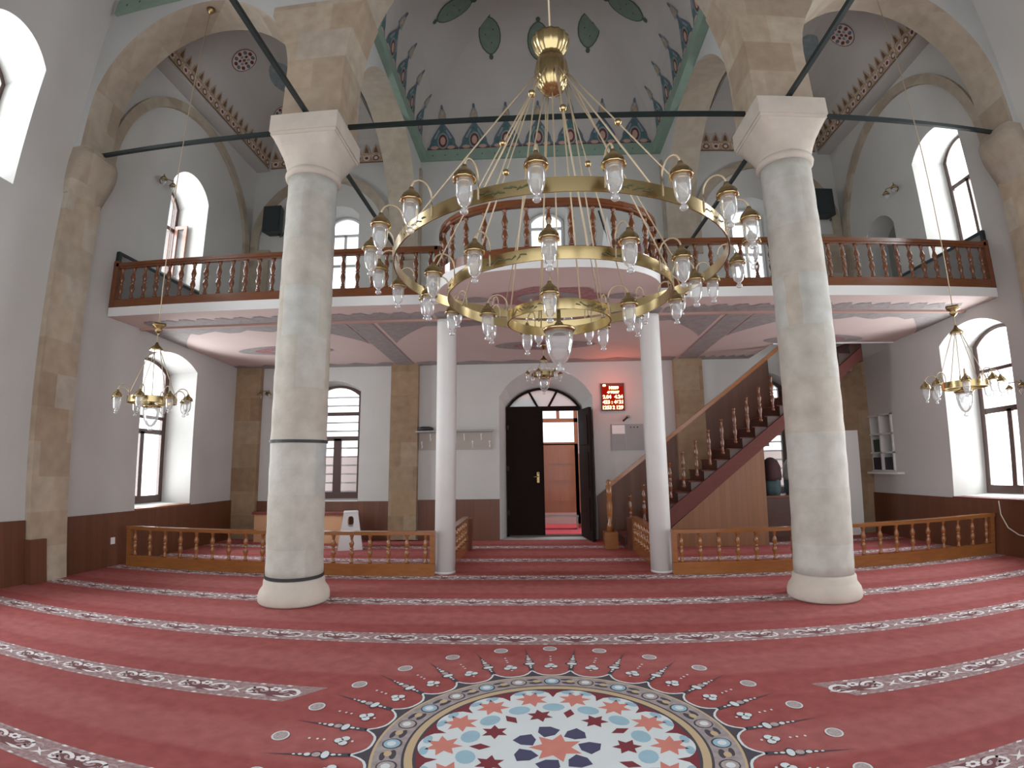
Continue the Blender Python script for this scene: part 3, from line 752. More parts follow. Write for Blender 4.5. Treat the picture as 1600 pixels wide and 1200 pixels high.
# ------------------------------------------------------------------ the two big columns
def big_column(s, label, bands):
    t = thing('stone_column', label, 'column', (s * XC, YC, 0), kind='thing')
    c = (s * XC, YC, 0)
    MB().lathe([(.39, .007), (.405, .03), (.405, .09), (.39, .14), (.362, .18), (.35, .2), (.345, .26), (.33, .28)], c, 40).build('base', M['capital'], t)
    sh = []
    for k in range(41):
        z = .27 + (5.22 - .27) * k / 40; sh.append((.326 - .02 * (k / 40) + .003 * sin(k * 2.1), z))
    MB().lathe(sh, c, 40).build('shaft', M['marble'], t)
    g = MB(); g.lathe([(.31, 5.2), (.345, 5.215), (.355, 5.25), (.345, 5.285), (.325, 5.3)], c, 40)
    A = []; n = 40
    for i, (q, R, z) in enumerate([(0, .325, 5.29), (.15, .335, 5.34), (.4, .355, 5.44), (.7, .385, 5.56), (1., .42, 5.69)]):
        row = []
        for k in range(n):
            a = T2 * k / n; sq = 1 / max(abs(cos(a)), abs(sin(a))); rr = R * ((1 - q) + q * sq)
            row.append((c[0] + rr * cos(a), c[1] + rr * sin(a), z))
        A.append(row)
    for a, b in zip(A, A[1:]): g.strip(a, b, 0, True, True)
    g.box(c[0] - .43, c[0] + .43, c[1] - .43, c[1] + .43, 5.69, 5.735)
    g.box(c[0] - .445, c[0] + .445, c[1] - .445, c[1] + .445, 5.735, 5.97)
    g.build('capital', M['capital'], t)
    for z in bands: MB().lathe([(.322, z - .018), (.336, z - .018), (.336, z + .018), (.322, z + .018)], c, 40, smooth=False).build('iron_band', M['black'], t)
    return t
big_column(-1, 'thick grey stone column with two black iron bands, left of the hanging ring chandelier', (.30, 1.85))
big_column(1, 'thick grey stone column without iron bands, in front of the shelf niche and stair top', ())

# ------------------------------------------------------------------ tie rods
def rod(p, q, label):
    tag(MB().bar(p, q, .05, .052).build('tie_rod', M['iron']), label, 'tie rod')
ZR = 6.02
rod((-W + .1, YC, ZR), (-XC - .41, YC, ZR), 'dark green iron tie rod from left wall corbel to left stone column')
rod((-XC + .41, YC, ZR), (XC - .41, YC, ZR), 'dark iron tie rod spanning between the two big stone columns')
rod((XC + .41, YC, ZR), (W - .1, YC, ZR), 'dark green iron tie rod from right stone column to right wall corbel')
for s, n_ in ((-1, 'left'), (1, 'right')):
    rod((s * XC, YF, ZR), (s * XC, AY0 - .02, ZR), 'dark iron tie rod running overhead toward the camera from the %s column top' % n_)
    rod((s * XC, AY1 + .02, ZR), (s * XC, D - .14, ZR), 'dark iron tie rod from behind the %s column top to the back wall' % n_)

# ------------------------------------------------------------------ gallery
def bow(hw, dep, y0, n=28, e=2.6):
    P = []
    for k in range(n + 1):
        a = pi * k / n; c_, s_ = cos(a), sin(a)
        P.append((-hw * math.copysign(abs(c_) ** (2 / e), c_), y0 - dep * abs(s_) ** (2 / e)))
    return P
gal = thing('gallery_balcony', 'white edged gallery with bowed front running across the back of the hall', 'balcony', (0, YG, 3.7))
GS = .0
WG, DG = W - .012, D - .012
edge_pts = [(-WG, YG), (-1.52, YG)] + bow(1.5, 1.25, YG) + [(1.52, YG), (4.3, YG), (WG, YG)]
g = MB()
full = edge_pts + [(W, D), (-W, D)]
def slab(mb, E, z0, z1, mi):   # front strip only
    mb.strip([(x, y, z0) for x, y in E], [(x, y, z1) for x, y in E], mi)
slab(g, edge_pts, 3.8, ZG, 0)
# small roll under the edge and walking surface
inner = [(x * .985, y + .06) for x, y in edge_pts]
g.strip([(x, y, ZG) for x, y in edge_pts[:-1]], [(x, DG, ZG) for x, y in edge_pts[:-1]], 0); g.poly([(4.3, YG, ZG), (WG, YG, ZG), (WG, 9.6, ZG), (4.3, 9.6, ZG)]); g.poly([(4.3, 9.6, 3.69), (WG, 9.6, 3.69), (WG, 9.6, ZG), (4.3, 9.6, ZG)]); g.poly([(4.3, 9.6, 3.69), (4.3, DG, 3.66), (4.3, DG, ZG), (4.3, 9.6, ZG)])
g.build('slab', [M['white']], gal)
g = MB()
SM = ['soffit', 'soforn', 'sofred', 'pinkp', 'slatelt']
si = {n: i for i, n in enumerate(SM)}
# front soffit strip (flat) and ceiling behind (slightly falling)
g.strip([(x, y, 3.8) for x, y in edge_pts], [(x, YT, 3.8) for x, y in edge_pts], 0)
zc = lambda y: (3.8 if y < YT else 3.8 - .14 * (y - YT) / (D - YT))
g.poly([(-WG, YT, 3.8), (4.3, YT, 3.8), (4.3, DG, 3.66), (-WG, DG, 3.66)], 0); g.poly([(4.3, YT, 3.8), (WG, YT, 3.8), (WG, 9.6, zc(9.6)), (4.3, 9.6, zc(9.6))], 0)
def sof(pts, m, dz=.006): g.poly([(x, y, zc(y) - dz) for x, y in pts], si[m])
# scalloped border in front of the beam line
def scallop(x0, x1):
    n = int((x1 - x0) / .3); top = []
    for k in range(n):
        for j, d in enumerate((.0, .05, .1, .07, .12, .05)): top.append((x0 + (k + j / 6) * (x1 - x0) / n, 7.40 - d * 1.25))
    top.append((x1, 7.40))
    sof([(x0, YT - .04)] + [(x, y) for x, y in top] + [(x1, YT - .04)], 'soforn')
    for k in range(n): sof([(x0 + (k + .4) * .3, 7.5), (x0 + (k + .5) * .3, 7.47), (x0 + (k + .6) * .3, 7.5), (x0 + (k + .5) * .3, 7.53)], 'sofred', .009)
scallop(-W + .3, -1.75); scallop(1.75, W - .3); scallop(-1.7, 1.7)
g.box(-WG, WG, YT - .03, YT + .03, 3.765, 3.805, 3)
# borders behind the beam: bands along the edges, cross bands to the pilasters, lens medallions
def blob(x0, x1, ya, yb, n, amp, m='soforn', flip=1):
    E = [(x0 + (x1 - x0) * k / n, yb + flip * amp * (.5 + .5 * sin(k * 1.9)) ) for k in range(n + 1)]
    sof([(x0, ya), (x1, ya)] + E[::-1], m)
for x0, x1 in ((-WG, -3.2), (-2.7, 2.7), (3.2, WG)):
    blob(x0, x1, YT + .04, YT + .3, 18, .16); blob(x0, min(x1, 4.3), DG, D - .2, 18, -.18)
    c = (x0 + x1) / 2
    for k in range(6):
        f = k / 6; w = .75 * (1 - f) ** 1.3
        for sx, xe in ((1, x0), (-1, x1)): sof([(xe, YT + .3 + f * 1.0), (xe + sx * w, YT + .3 + f * 1.0), (xe + sx * .75 * (1 - f - 1 / 6) ** 1.3 if k < 5 else xe, YT + .3 + (f + 1 / 6) * 1.0), (xe, YT + .3 + (f + 1 / 6) * 1.0)], 'soforn', .007)
    sof([(c + .95 * cos(T2 * k / 24) * abs(cos(T2 * k / 24)) ** .5, 9.35 + .34 * sin(T2 * k / 24)) for k in range(24)], 'soforn', .006)
    sof([(c + .6 * cos(T2 * k / 24) * abs(cos(T2 * k / 24)) ** .3, 9.35 + .25 * sin(T2 * k / 24)) for k in range(24)], 'sofred', .009)
    sof([(c + .3 * cos(T2 * k / 12), 9.35 + .1 * sin(T2 * k / 12)) for k in range(12)], 'soforn', .012)
for s in (-1, 1): sof([(s * 2.78, YT + .04), (s * 3.16, YT + .04), (s * 3.16, DG), (s * 2.78, DG)], 'soforn', .009)
# rosette under the bow
sof([(.75 * cos(T2 * k / 28) * (1 + .1 * cos(7 * T2 * k / 28)), 6.75 + .42 * sin(T2 * k / 28) * (1 + .1 * cos(7 * T2 * k / 28))) for k in range(28)], 'sofred')
sof([(.42 * cos(T2 * k / 20), 6.75 + .24 * sin(T2 * k / 20)) for k in range(20)], 'soforn', .009); sof([(.2 * cos(T2 * k / 20), 6.75 + .12 * sin(T2 * k / 20)) for k in range(20)], 'sofred', .012)
for s in (-1, 1): sof([(s * (.75 + .5 * k / 6), 6.8 + (.1 * sin(pi * k / 6))) for k in range(7)] + [(s * (1.25 - .5 * k / 6), 6.8 - .14 * sin(pi * k / 6)) for k in range(7)], 'soforn')
o = g.build('soffit', [M[n] for n in SM], gal); o['label'] = 'pink soffit painted with grey scallops and lens medallions'
for s in (-1, 1):   # grey boards lining the side walls behind the railing
    a, b = sorted((s * (W - .03), s * W)); t_ = MB().box(a, b, YG + .05, 9.05, ZG, 4.83); t_.box(*sorted((s * (W - .06), s * W)), YG + .03, 9.07, 4.83, 4.87, 1).box(*sorted((s * (W - .06), s * W)), YG + .03, YG + .09, ZG, 4.83, 1)
    o = tag(t_.build('wall_board', [M['greyboard'], M['iron']]), 'grey board panel with dark top edge behind the gallery railing, %s end' % ('left' if s < 0 else 'right'), 'wall panel')

# turned balusters, one mesh for each height
def baluster_mesh(h, r, name):
    pf = [(.75, 0), (.75, .06), (.45, .08), (.62, .12), (.42, .15), (.6, .22), (.95, .33), (.62, .43), (.5, .47), (.85, .5), (.5, .53), (.62, .57), (.95, .68), (.58, .79), (.42, .85), (.62, .88), (.45, .92), (.75, .94), (.75, 1)]
    o = MB().lathe([(a * r, z * h) for a, z in pf], n=10)
    me = bpy.data.meshes.new(name); me.from_pydata(o.v, [], o.f); me.polygons.foreach_set('use_smooth', o.sm); me.materials.append(M['rail'] if name != 'low' else M['oak']); me.update(); return me
B_G = baluster_mesh(.5, .042, 'gallery'); B_L = baluster_mesh(.39, .04, 'low'); B_S = baluster_mesh(.66, .045, 'stair')
def sweep(mb, P, w, z0, z1, mi=0):
    """a rail of rectangular section along a plan line"""
    L, R = [], []
    for i, p in enumerate(P):
        a, b = P[max(i - 1, 0)], P[min(i + 1, len(P) - 1)]; d = Vector((b[0] - a[0], b[1] - a[1])).normalized(); n = Vector((-d.y, d.x)) * w / 2
        L.append((p[0] + n.x, p[1] + n.y)); R.append((p[0] - n.x, p[1] - n.y))
    for A, B, za, zb in ((L, R, z1, z1), (L, R, z0, z0), (L, L, z0, z1), (R, R, z0, z1)):
        mb.strip([(x, y, za) for x, y in A], [(x, y, zb) for x, y in B], mi, False)
    for e in (0, -1): mb.poly([(*L[e], z0), (*R[e], z0), (*R[e], z1), (*L[e], z1)], mi)
def railing(P, label, step, group):
    t = thing('gallery_railing', label, 'railing', (P[0][0], P[0][1], ZG))
    g = MB(); sweep(g, P, .09, 4.61, 4.665); sweep(g, P, .06, 4.58, 4.61); g.build('handrail', M['rail'], t)
    g = MB(); sweep(g, P, .08, ZG + .001, 4.07); g.build('base_board', M['rail'], t)
    ds = [0]
    for a, b in zip(P, P[1:]): ds.append(ds[-1] + math.hypot(b[0] - a[0], b[1] - a[1]))
    n = max(1, round(ds[-1] / step)); 
    for k in range(n):
        q = (k + .5) * ds[-1] / n; i = max(j for j in range(len(ds)) if ds[j] <= q); i = min(i, len(P) - 2); f = (q - ds[i]) / (ds[i + 1] - ds[i])
        inst('baluster', B_G, t, (P[i][0] + (P[i + 1][0] - P[i][0]) * f, P[i][1] + (P[i + 1][1] - P[i][1]) * f, 4.08))
    for e in (0, -1):
        x, y = P[e]; MB().box(x - .045, x + .045, y - .045, y + .045, ZG + .001, 4.7 if abs(x) > 3 else 4.66).build('end_post', M['rail'], t)
railing([(-W + .05, YG + .05), (-1.56, YG + .05)], 'red brown balustrade of the gallery, straight run left of the bow', .215, 'gallery railings')
railing([(x * .97, y + .05) for x, y in bow(1.5, 1.25, YG)], 'red brown bowed balustrade curving out over the hall behind the chandelier', .26, 'gallery railings')
railing([(1.56, YG + .05), (W - .05, YG + .05)], 'red brown balustrade of the gallery, straight run right of the bow', .215, 'gallery railings')

# thin white columns under the gallery
for s, lab in ((-1, 'slim white round column carrying the gallery, near the coat hooks'), (1, 'slim white round column carrying the gallery, beside the stair foot')):
    t = thing('gallery_column', lab, 'column', (s * 1.555, YT, 0), kind='thing')
    MB().lathe([(.1505, .004), (.1505, .03), (.15, .034)], (s * 1.555, YT, 0), 28).build('base', M['whitepaint'], t)
    MB().lathe([(.15, .032), (.15, 2), (.148, 3.70), (.148, 3.762)], (s * 1.555, YT, 0), 28).build('shaft', M['whitepaint'], t)

# ------------------------------------------------------------------ low balustrades on the floor
YB = 7.465
def low_rail(P, Q, label, n, post=True, h=.62):
    P, Q = Vector((*P, 0)), Vector((*Q, 0)); d = (Q - P).normalized()
    t = thing('low_balustrade', label, 'balustrade', tuple(P))
    MB().bar(P + Vector((0, 0, h - .025)), Q + Vector((0, 0, h - .025)), .11, .05).build('top_rail', M['oak'], t)
    MB().bar(P + Vector((0, 0, .09)), Q + Vector((0, 0, .09)), .07, .17).build('base_board', M['oak'], t)
    for k in range(n):
        p = P + (Q - P) * ((k + .5) / n); inst('baluster', B_L, t, (p.x, p.y, .178))
    for e in ((P + d * .035, Q - d * .035) if post else ()):
        MB().box(e.x - .035, e.x + .035, e.y - .035, e.y + .035, .18, h - .05).build('post', M['oak'], t)
    return t
low_rail((-6.5, YB), (-1.66, YB), 'low oak balustrade on the floor left of the aisle, passing behind the banded column', 18)
low_rail((1.66, YB), (6.66, YB), 'low oak balustrade on the floor right of the aisle, passing behind the unbanded column', 19)
ta = low_rail((-1.52, YT + .2), (-1.5, 9.55), 'short oak balustrade edging the left side of the aisle behind the slim column', 7, h=.6)
MB().box(-1.58, -1.40, 9.55, 9.72, .01, .56).build('newel', M['oakd'], ta)
tb = low_rail((1.52, YT + .2), (1.5, 9.45), 'short oak balustrade edging the right side of the aisle behind the slim column', 7, h=.6)
MB().box(1.40, 1.58, 9.47, 9.6, .01, .56).build('newel', M['oakd'], tb)

# ------------------------------------------------------------------ staircase along the back wall
ts = thing('staircase', 'wooden staircase with carpeted steps climbing right along the back wall', 'stairs', (1.3, 9.75, 0))
YS0, YS1 = 9.72, 10.64
NST = 19; RUN = .25; RISE = ZG / 20
X0 = 1.38
for k in range(NST):
    x = X0 + k * RUN; z = (k + 1) * RISE
    g = MB().box(x, x + RUN, YS0 + .02, YS1, max(z - RISE * 1.9, 0.004), z - .02, 0); g.box(x - .02, x + RUN, YS0 + .08, YS1, z - .02, z, 1)
    if x + RUN < W - .05: g.build('step', [M['stepwood'], M['stepred']], ts)
xe = 6.1
st = lambda x: max((x - X0) / RUN * RISE - .02, .0)
# red stringer band on the open side and the boarded panel below it
g = MB().prism([(X0 + .0, YS0 - .02, .004), (X0 + .38, YS0 - .02, .004), (xe, YS0 - .02, st(xe) - .28), (xe, YS0 - .02, st(xe) - .05), (X0, YS0 - .02, .05)], (0, .05, 0))
g.build('stringer', M['stepred'], ts)
g = MB().prism([(X0 + .45, YS0 - .005, .004), (4.0, YS0 - .005, .004), (4.0, YS0 - .005, st(4.0) - .27), (X0 + .45, YS0 - .005, .03)], (0, .03, 0))
o = g.build('side_panel', M['panel'], ts); o['label'] = 'tan upright boards closing the side below the steps'
g = MB().prism([(1.13, YS0 - .03, 1.08), (xe, YS0 - .03, 1.08 + .762 * (xe - 1.13)), (xe, YS0 - .03, 1.16 + .762 * (xe - 1.13)), (1.13, YS0 - .03, 1.16)], (0, .09, 0))
g.build('handrail', M['oak'], ts)
t_ = MB().lathe([(.06, .3), (.06, .42), (.04, .46), (.05, .6), (.06, .75), (.04, .9), (.055, .95), (.055, 1.12), (.03, 1.14), (.05, 1.19), (.02, 1.23), (0, 1.235)], (1.12, YS0, 0), 12)
t_.box(1.0, 1.24, YS0 - .12, YS0 + .12, .004, .3); t_.build('newel', M['oak'], ts)
for k in range(17):
    x = X0 + .02 + k * RUN + .1
    if x < 5.9: inst('baluster', B_S, ts, (x, YS0 + .01, max(st(x) + .0, .0) + .21))
for k, x in enumerate((1.36,)): pass

# ------------------------------------------------------------------ entrance door
dr = struct('door_1'); ox0, ox1 = -.85, .78
g = MB(); o_ = hDO['out']; yd = D + .5
O = outline(o_); i_ = dict(u0=ox0 + .07, u1=ox1 - .07, z0=2.76, spring=2.76, rise=.37); I = outline(i_)
fan_o = [(ox0, 2.66)] + O[1:-1] + [(ox1, 2.66)]
for y in (yd - .1, yd): g.strip([(u, y, z) for u, z in fan_o], [(u, y, z) for u, z in I], 0, close=True)
g.strip([(u, yd - .1, z) for u, z in I], [(u, yd, z) for u, z in I], 0, close=True)
g.strip([(u, yd - .1, z) for u, z in fan_o], [(u, yd, z) for u, z in fan_o], 0, close=True)
g.box(ox0, ox0 + .05, yd - .1, yd, 0.004, 2.66).box(ox1 - .05, ox1, yd - .1, yd, 0.004, 2.66)
cxd = (ox0 + ox1) / 2
for sx in (-1, 1): g.bar((cxd + sx * .12, yd - .05, 2.75), (cxd + sx * .33, yd - .05, 3.13), .05, .04, up=(0, 1, 0))
g.build('door_frame', M['doorwood'], dr)
MB().poly([(u, yd - .04, z) for u, z in I]).build('fanlight_pane', M['frost'], dr)
def leaf_(x0, y0, x1, y1, nm):
    g = MB().bar((x0, y0, 1.335), (x1, y1, 1.335), .06, 2.64)
    d = Vector((x1 - x0, y1 - y0, 0)); 
    nn = Vector((d.y, -d.x, 0)).normalized()
    for za, zb in ((.2, .85), (1.0, 1.75), (1.9, 2.5)):
        g.bar(Vector((x0, y0, (za + zb) / 2)) + d * .14 + nn * .035, Vector((x0, y0, (za + zb) / 2)) + d * .86 + nn * .035, .02, zb - za)
    return g.build(nm, M['doorwood'], dr), nn
l1, nn = leaf_(ox0 + .05, yd - .06, -.045, yd - .06, 'door_leaf')
g = MB().box(-.2, -.15, yd - .13, yd - .1, 1.12, 1.34); g.tube([(-.17, yd - .12, 1.25), (-.17, yd - .17, 1.25), (-.27, yd - .18, 1.24)], .012); g.tube([(-.17, yd - .12, 1.3), (-.17, yd - .15, 1.33)], .012); g.build('handle', M['goldd'], l1)
for z in (.5, 1.42, 2.3): MB().lathe([(.022, -.05), (.022, .05)], (ox0 + .03, yd - .12, z), 8).build('hinge', M['black'], l1)
l2, nn = leaf_(.74, yd - .12, .90, yd - .88, 'door_leaf')
MB().box(-.85, .78, yd - .1, yd + .1, .003, .03).build('threshold', M['stepwood'], dr)
# wooden wind porch outside the door
YV = 12.55
tv = thing('vestibule_screen', 'reddish wooden porch door with a wide glazed top, seen through the open doorway', 'porch door', (.4, YV, 0))
g = MB().box(-1.2, .8, YV, YV + .05, .36, 1.98).box(-1.2, -1.1, YV, YV + .05, .006, .36).box(.72, .82, YV, YV + .05, .006, .36).box(-1.2, -.1, YV, YV + .05, 1.98, 3.1).box(.72, .82, YV, YV + .05, .1, 2.85).box(-.1, .82, YV, YV + .05, 2.5, 2.6).box(-.1, .72, YV, YV + .05, 1.95, 2.02).box(.3, .38, YV, YV + .05, 2.6, 2.9).box(-1.2, .82, YV, YV + .05, 2.9, 3.4)
for z in (.62, 1.1, 1.5): g.box(.12, .66, YV - .012, YV, z, z + .02)
g.build('board_panel', grainwood('porch_wood', (172, 90, 50), .4, .25, (8, 8, 1)), tv)
MB().box(-.1, .72, YV + .02, YV + .03, 2.02, 2.5).build('glazing', M['pane'], tv)
tag(MB().box(-1.2, 1.3, D + .62, YV + .8, -.02, .006).build('porch_carpet', [pbr('porch_red', (196, 60, 70), .95, nz=(20, .1))]), 'bright red carpet on the porch floor beyond the open door', 'carpet')
t = thing('shoe_rack', 'low grey metal shoe rack on the porch floor beyond the door', 'rack', (.35, YV - .2, 0))
g = MB().box(-.3, .75, YV - .28, YV - .04, .28, .31)
g.build('shelf', M['steel'], t)
for x in (-.28, .72): MB().box(x - .012, x + .012, YV - .28, YV - .04, .006, .28).build('leg', M['steel'], t)
# ------------------------------------------------------------------ chandeliers
def lampmeshes(k):
    g = MB().lathe([(0, .075), (.008, .074), (.012, .062), (.022, .052), (.034, .04), (.041, .028), (.041, .018), (.044, .017), (.044, .010), (.034, .009)], n=20, flute=10, fl=.03)
    cap = g
    a = MB(); P = []
    for i in range(9):
        th = pi * i / 8; P.append((-.052 + .052 * -cos(th) , 0, .068 + .055 * sin(th)))
    a.tube([(-.104, 0, -.015), (-.104, 0, .03)] + P, .0042, 5)
    gl = MB().lathe([(.031, .012), (.033, -.012), (.031, -.05), (.024, -.078), (.013, -.09), (.0085, -.095), (.009, -.1), (.015, -.106), (.016, -.114), (.01, -.121), (0, -.122)], n=14)
    out = []
    for nm, b, m in (('lamp', cap, 'gold'), ('arm', a, 'rod'), ('glass_shade', gl, 'glass')):
        me = bpy.data.meshes.new(nm); me.from_pydata([tuple(Vector(v) * k) for v in b.v], [], b.f); me.polygons.foreach_set('use_smooth', b.sm); me.materials.append(M[m]); me.update(); out.append(me)
    return out
def put_lamp(t, c, R, a, z, ms):
    o = inst('lamp', ms[0], t, (c[0] + R * cos(a), c[1] + R * sin(a), z), a)
    for nm, me in (('arm', ms[1]), ('glass_shade', ms[2])):
        q = bpy.data.objects.new(nm, me); col.objects.link(q); q.parent = o
def hoop(t, c, r, z, h, th=.006, engr=0, n=72):
    g = MB(); A = [T2 * k / n for k in range(n)]
    pt = lambda R, zz: [(c[0] + R * cos(a), c[1] + R * sin(a), zz) for a in A]
    g.strip(pt(r, z - h / 2), pt(r, z + h / 2), 0, True, True); g.strip(pt(r - th, z + h / 2), pt(r - th, z - h / 2), 0, True, True)
    g.strip(pt(r, z + h / 2), pt(r - th, z + h / 2), 0, False, True); g.strip(pt(r - th, z - h / 2), pt(r, z - h / 2), 2, False, True)
    rnd = random.Random(3)
    for e in range(engr):   # engraved lettering as small dark strokes
        a0 = T2 * (e + .5) / engr - A0
        for j in range(9):
            a1 = a0 + (j - 4) * .026 * (.85 / r) ; zz = z + rnd.uniform(-.009, .009) * h / .06; L = rnd.uniform(.010, .022) * (.85 / r); sl = rnd.uniform(-.008, .008)
            g.poly([(c[0] + (r + .0012) * cos(q), c[1] + (r + .0012) * sin(q), w) for q, w in ((a1 - L, zz - .003 - sl), (a1 + L, zz - .003 + sl), (a1 + L * .6, zz + .004 + sl), (a1 - L * .7, zz + .003 - sl))], 1)
    return g.build('ring', [M['gold'], M['engrave'], M['goldd']], t)
cc = (-.06, 2.62)
ch = thing('ring_chandelier', 'large brass three-ring chandelier with many glass lamps hanging in mid hall', 'chandelier', (cc[0], cc[1], 2.05))
LM = lampmeshes(1.)
RR = ((2.608, .854, .06, 22, radians(-96.7), 11), (2.456, .582, .056, 13, radians(-95.4), 7), (2.334, .271, .052, 5, radians(-98.7), 5))
for z, r, h, n, ph, e in RR:
    hoop(ch, cc, r, z, h, engr=e)
    for k in range(n): put_lamp(ch, cc, r + .104, ph + T2 * k / n, z, LM)
g = MB().lathe([(0, 0), (.03, .002), (.06, .015), (.082, .05), (.094, .10), (.096, .15), (.09, .19), (.078, .225), (.066, .245), (.072, .26), (.088, .285), (.102, .32), (.108, .355), (.110, .37), (.098, .37), (.06, .30), (0, .28)], (cc[0], cc[1], 3.665), 64, flute=16, fl=.03)
g.build('hub', M['gold'], ch)
MB().tube([(cc[0], cc[1], 4.02), (cc[0], cc[1], ZTOP + .01)], .006, 6).build('hanging_rod', M['rod'], ch)
def srod(t, p, q, r, bead=None, rb=.021):
    o = MB().tube([p, q], r, 5).build('suspension_rod', M['rod'], t)
    if bead is not None:
        b = Vector(p).lerp(Vector(q), bead)
        MB().lathe([(0, -rb), (rb * .7, -rb * .7), (rb, 0), (rb * .7, rb * .7), (0, rb)], b, 12).build('bead', M['gold'], o)
for (z, r, n, ph, rs) in ((2.63, .85, 8, radians(-112), .0042), (2.48, .578, 6, radians(-80), .0042), (2.355, .268, 4, radians(-70), .0042)):
    for k in range(n):
        a = ph + T2 * k / n
        srod(ch, (cc[0] + .09 * cos(a), cc[1] + .09 * sin(a), 3.78), (cc[0] + (r - .003) * cos(a), cc[1] + (r - .003) * sin(a), z), rs, (.30, .42, .36)[k % 3] if r > .5 and k % 2 == 0 else None)
def pendant(t, c, z, k=1.):
    g = MB().lathe([(.078 * k, z + .0), (.088 * k, z + .012 * k), (.085 * k, z + .02 * k), (.03 * k, z + .035 * k), (.012 * k, z + .06 * k), (.01 * k, z + .12 * k)], (c[0], c[1], 0), 24)
    o = g.build('pendant', M['gold'], t)
    MB().lathe([(.073 * k, z), (.072 * k, z - .05 * k), (.06 * k, z - .11 * k), (.038 * k, z - .155 * k), (.018 * k, z - .17 * k), (.011 * k, z - .176 * k), (.012 * k, z - .182 * k), (.022 * k, z - .192 * k), (.022 * k, z - .203 * k), (.01 * k, z - .21 * k), (0, z - .211 * k)], (c[0], c[1], 0), 24).build('glass_shade', M['glass'], o)
pendant(ch, cc, 2.262)
srod(ch, (cc[0], cc[1], 3.67), (cc[0], cc[1], 2.34), .004)

def small_chandelier(c, z, ztop, r, n, label, k=1.7, zc=None, ph=0., zhook=None, glass=True):
    t = thing('small_chandelier', label, 'chandelier', (c[0], c[1], z - .3))
    ms = lampmeshes(k)
    hoop(t, c, r, z, .075, .008, engr=0, n=48)
    for j in range(n): put_lamp(t, c, r + .104 * k, ph + T2 * j / n, z - .01, ms)
    zc = zc or z + .65
    for j in range(5): srod(t, (c[0] + .05 * cos(T2 * j / 5), c[1] + .05 * sin(T2 * j / 5), zc), (c[0] + (r - .004) * cos(T2 * j / 5 + ph), c[1] + (r - .004) * sin(T2 * j / 5 + ph), z + .03), .005)
    g = MB().lathe([(.085, zc - .02), (.075, zc + .01), (.03, zc + .05), (.012, zc + .09)], (*c, 0), 14).build('crown', M['goldd'], t)
    g = MB().tube([(*c, zc + .05), (*c, ztop)], .006, 6); g.build('chain', M['rod'], t)
    zf = zc + .2
    if ztop - zf > .5: MB().lathe([(.012, zf), (.05, zf + .04), (.035, zf + .07), (.09, zf + .1), (.08, zf + .13), (.015, zf + .13)], (*c, 0), 12, flute=4, fl=.25).build('finial', M['goldd'], t)
    MB().lathe([(.008, ztop - .1), (.06, ztop - .03), (.07, ztop + .0)], (*c, 0), 10).build('ceiling_cap', M['goldd'], t)
    pendant(t, c, z - .09, 1.35)
    # spokes that carry the middle lamp
    g = MB()
    for j in range(4): a = ph + T2 * j / 4; g.bar((c[0], c[1], z - .02), (c[0] + (r - .004) * cos(a), c[1] + (r - .004) * sin(a), z - .02), .012, .012)
    g.build('spokes', M['goldd'], t)
    return t
apex = 6.68 + (W - .12 - XC - .34) / 2
xm = (W - .12 + XC + .34) / 2
small_chandelier((-4.94, 5.9), 2.36, 8.28, .285, 8, 'small brass ring chandelier in front of the low window in the left wall', k=1.35, ph=.35)
small_chandelier((4.95, 5.9), 2.36, 8.28, .285, 8, 'small brass ring chandelier in front of the low window in the right wall', k=1.35, ph=.15)
small_chandelier((-.03, 9.3), 3.16, 3.725, .2, 6, 'little golden chandelier close under the gallery ceiling above the door', k=1.05, zc=3.42, ph=.2)

# ------------------------------------------------------------------ things on the back wall
t = thing('coat_rack', 'long grey board with two rows of coat hooks on the back wall', 'coat rack', (-1.9, D - .03, 1.83))
MB().box(-2.68, -1.13, D - .025, D, 1.83, 2.2).build('back_board', M['rack'], t)
MB().box(-2.72, -1.11, D - .2, D, 2.2, 2.235).build('hat_shelf', M['grey'], t)
hk = MB().tube([(0, 0, 0), (0, -.05, 0), (0, -.08, .04), (0, -.075, .07)], .011, 5); hk.lathe([(0, .055), (.018, .065), (.02, .08), (0, .095)], (0, -.075, 0), 8); hk.tube([(0, -.02, 0), (0, -.05, -.05), (0, -.06, -.03)], .011, 5)
me = bpy.data.meshes.new('hook'); me.from_pydata(hk.v, [], hk.f); me.materials.append(M['white']); me.update()
for k in range(9): inst('hook', me, t, (-2.6 + k * .178, D - .025, 1.92 if k % 2 == 0 else 2.07))
tag(MB().lathe([(.14, 0), (.17, .03), (.16, .06), (.1, .085), (0, .09)], (-2.52, D - .11, 2.236), 14).build('cap', M['black']), 'black cap lying on the left end of the coat rack shelf', 'cap')
t = thing('led_board', 'red illuminated prayer time board on the wall right of the door', 'led board', (1.42, D - .05, 2.6))
MB().box(1.18, 1.66, D - .05, D, 2.6, 3.18).build('case', [pbr('led_case', (70, 14, 10), .5)], t)
MB().box(1.2, 1.64, D - .054, D - .05, 2.62, 3.12).build('screen', M['ledback'], t)
def text(body, x, z, size, parent, mat, align='CENTER', y=D - .056):
    c = bpy.data.curves.new('digits', 'FONT'); c.body = body; c.size = size; c.align_x = align; c.extrude = .001; c.offset = .0035
    o = bpy.data.objects.new('digits', c); col.objects.link(o); c.materials.append(mat); o.parent = parent
    bpy.context.view_layer.update()
    me = bpy.data.meshes.new_from_object(o.evaluated_get(bpy.context.evaluated_depsgraph_get())); bpy.data.objects.remove(o)
    o = bpy.data.objects.new('digits', me); col.objects.link(o); o.parent = parent
    o.location = Vector((x, y, z)) - Vector(parent['_org']); o.rotation_euler = (pi / 2, 0, 0); return o
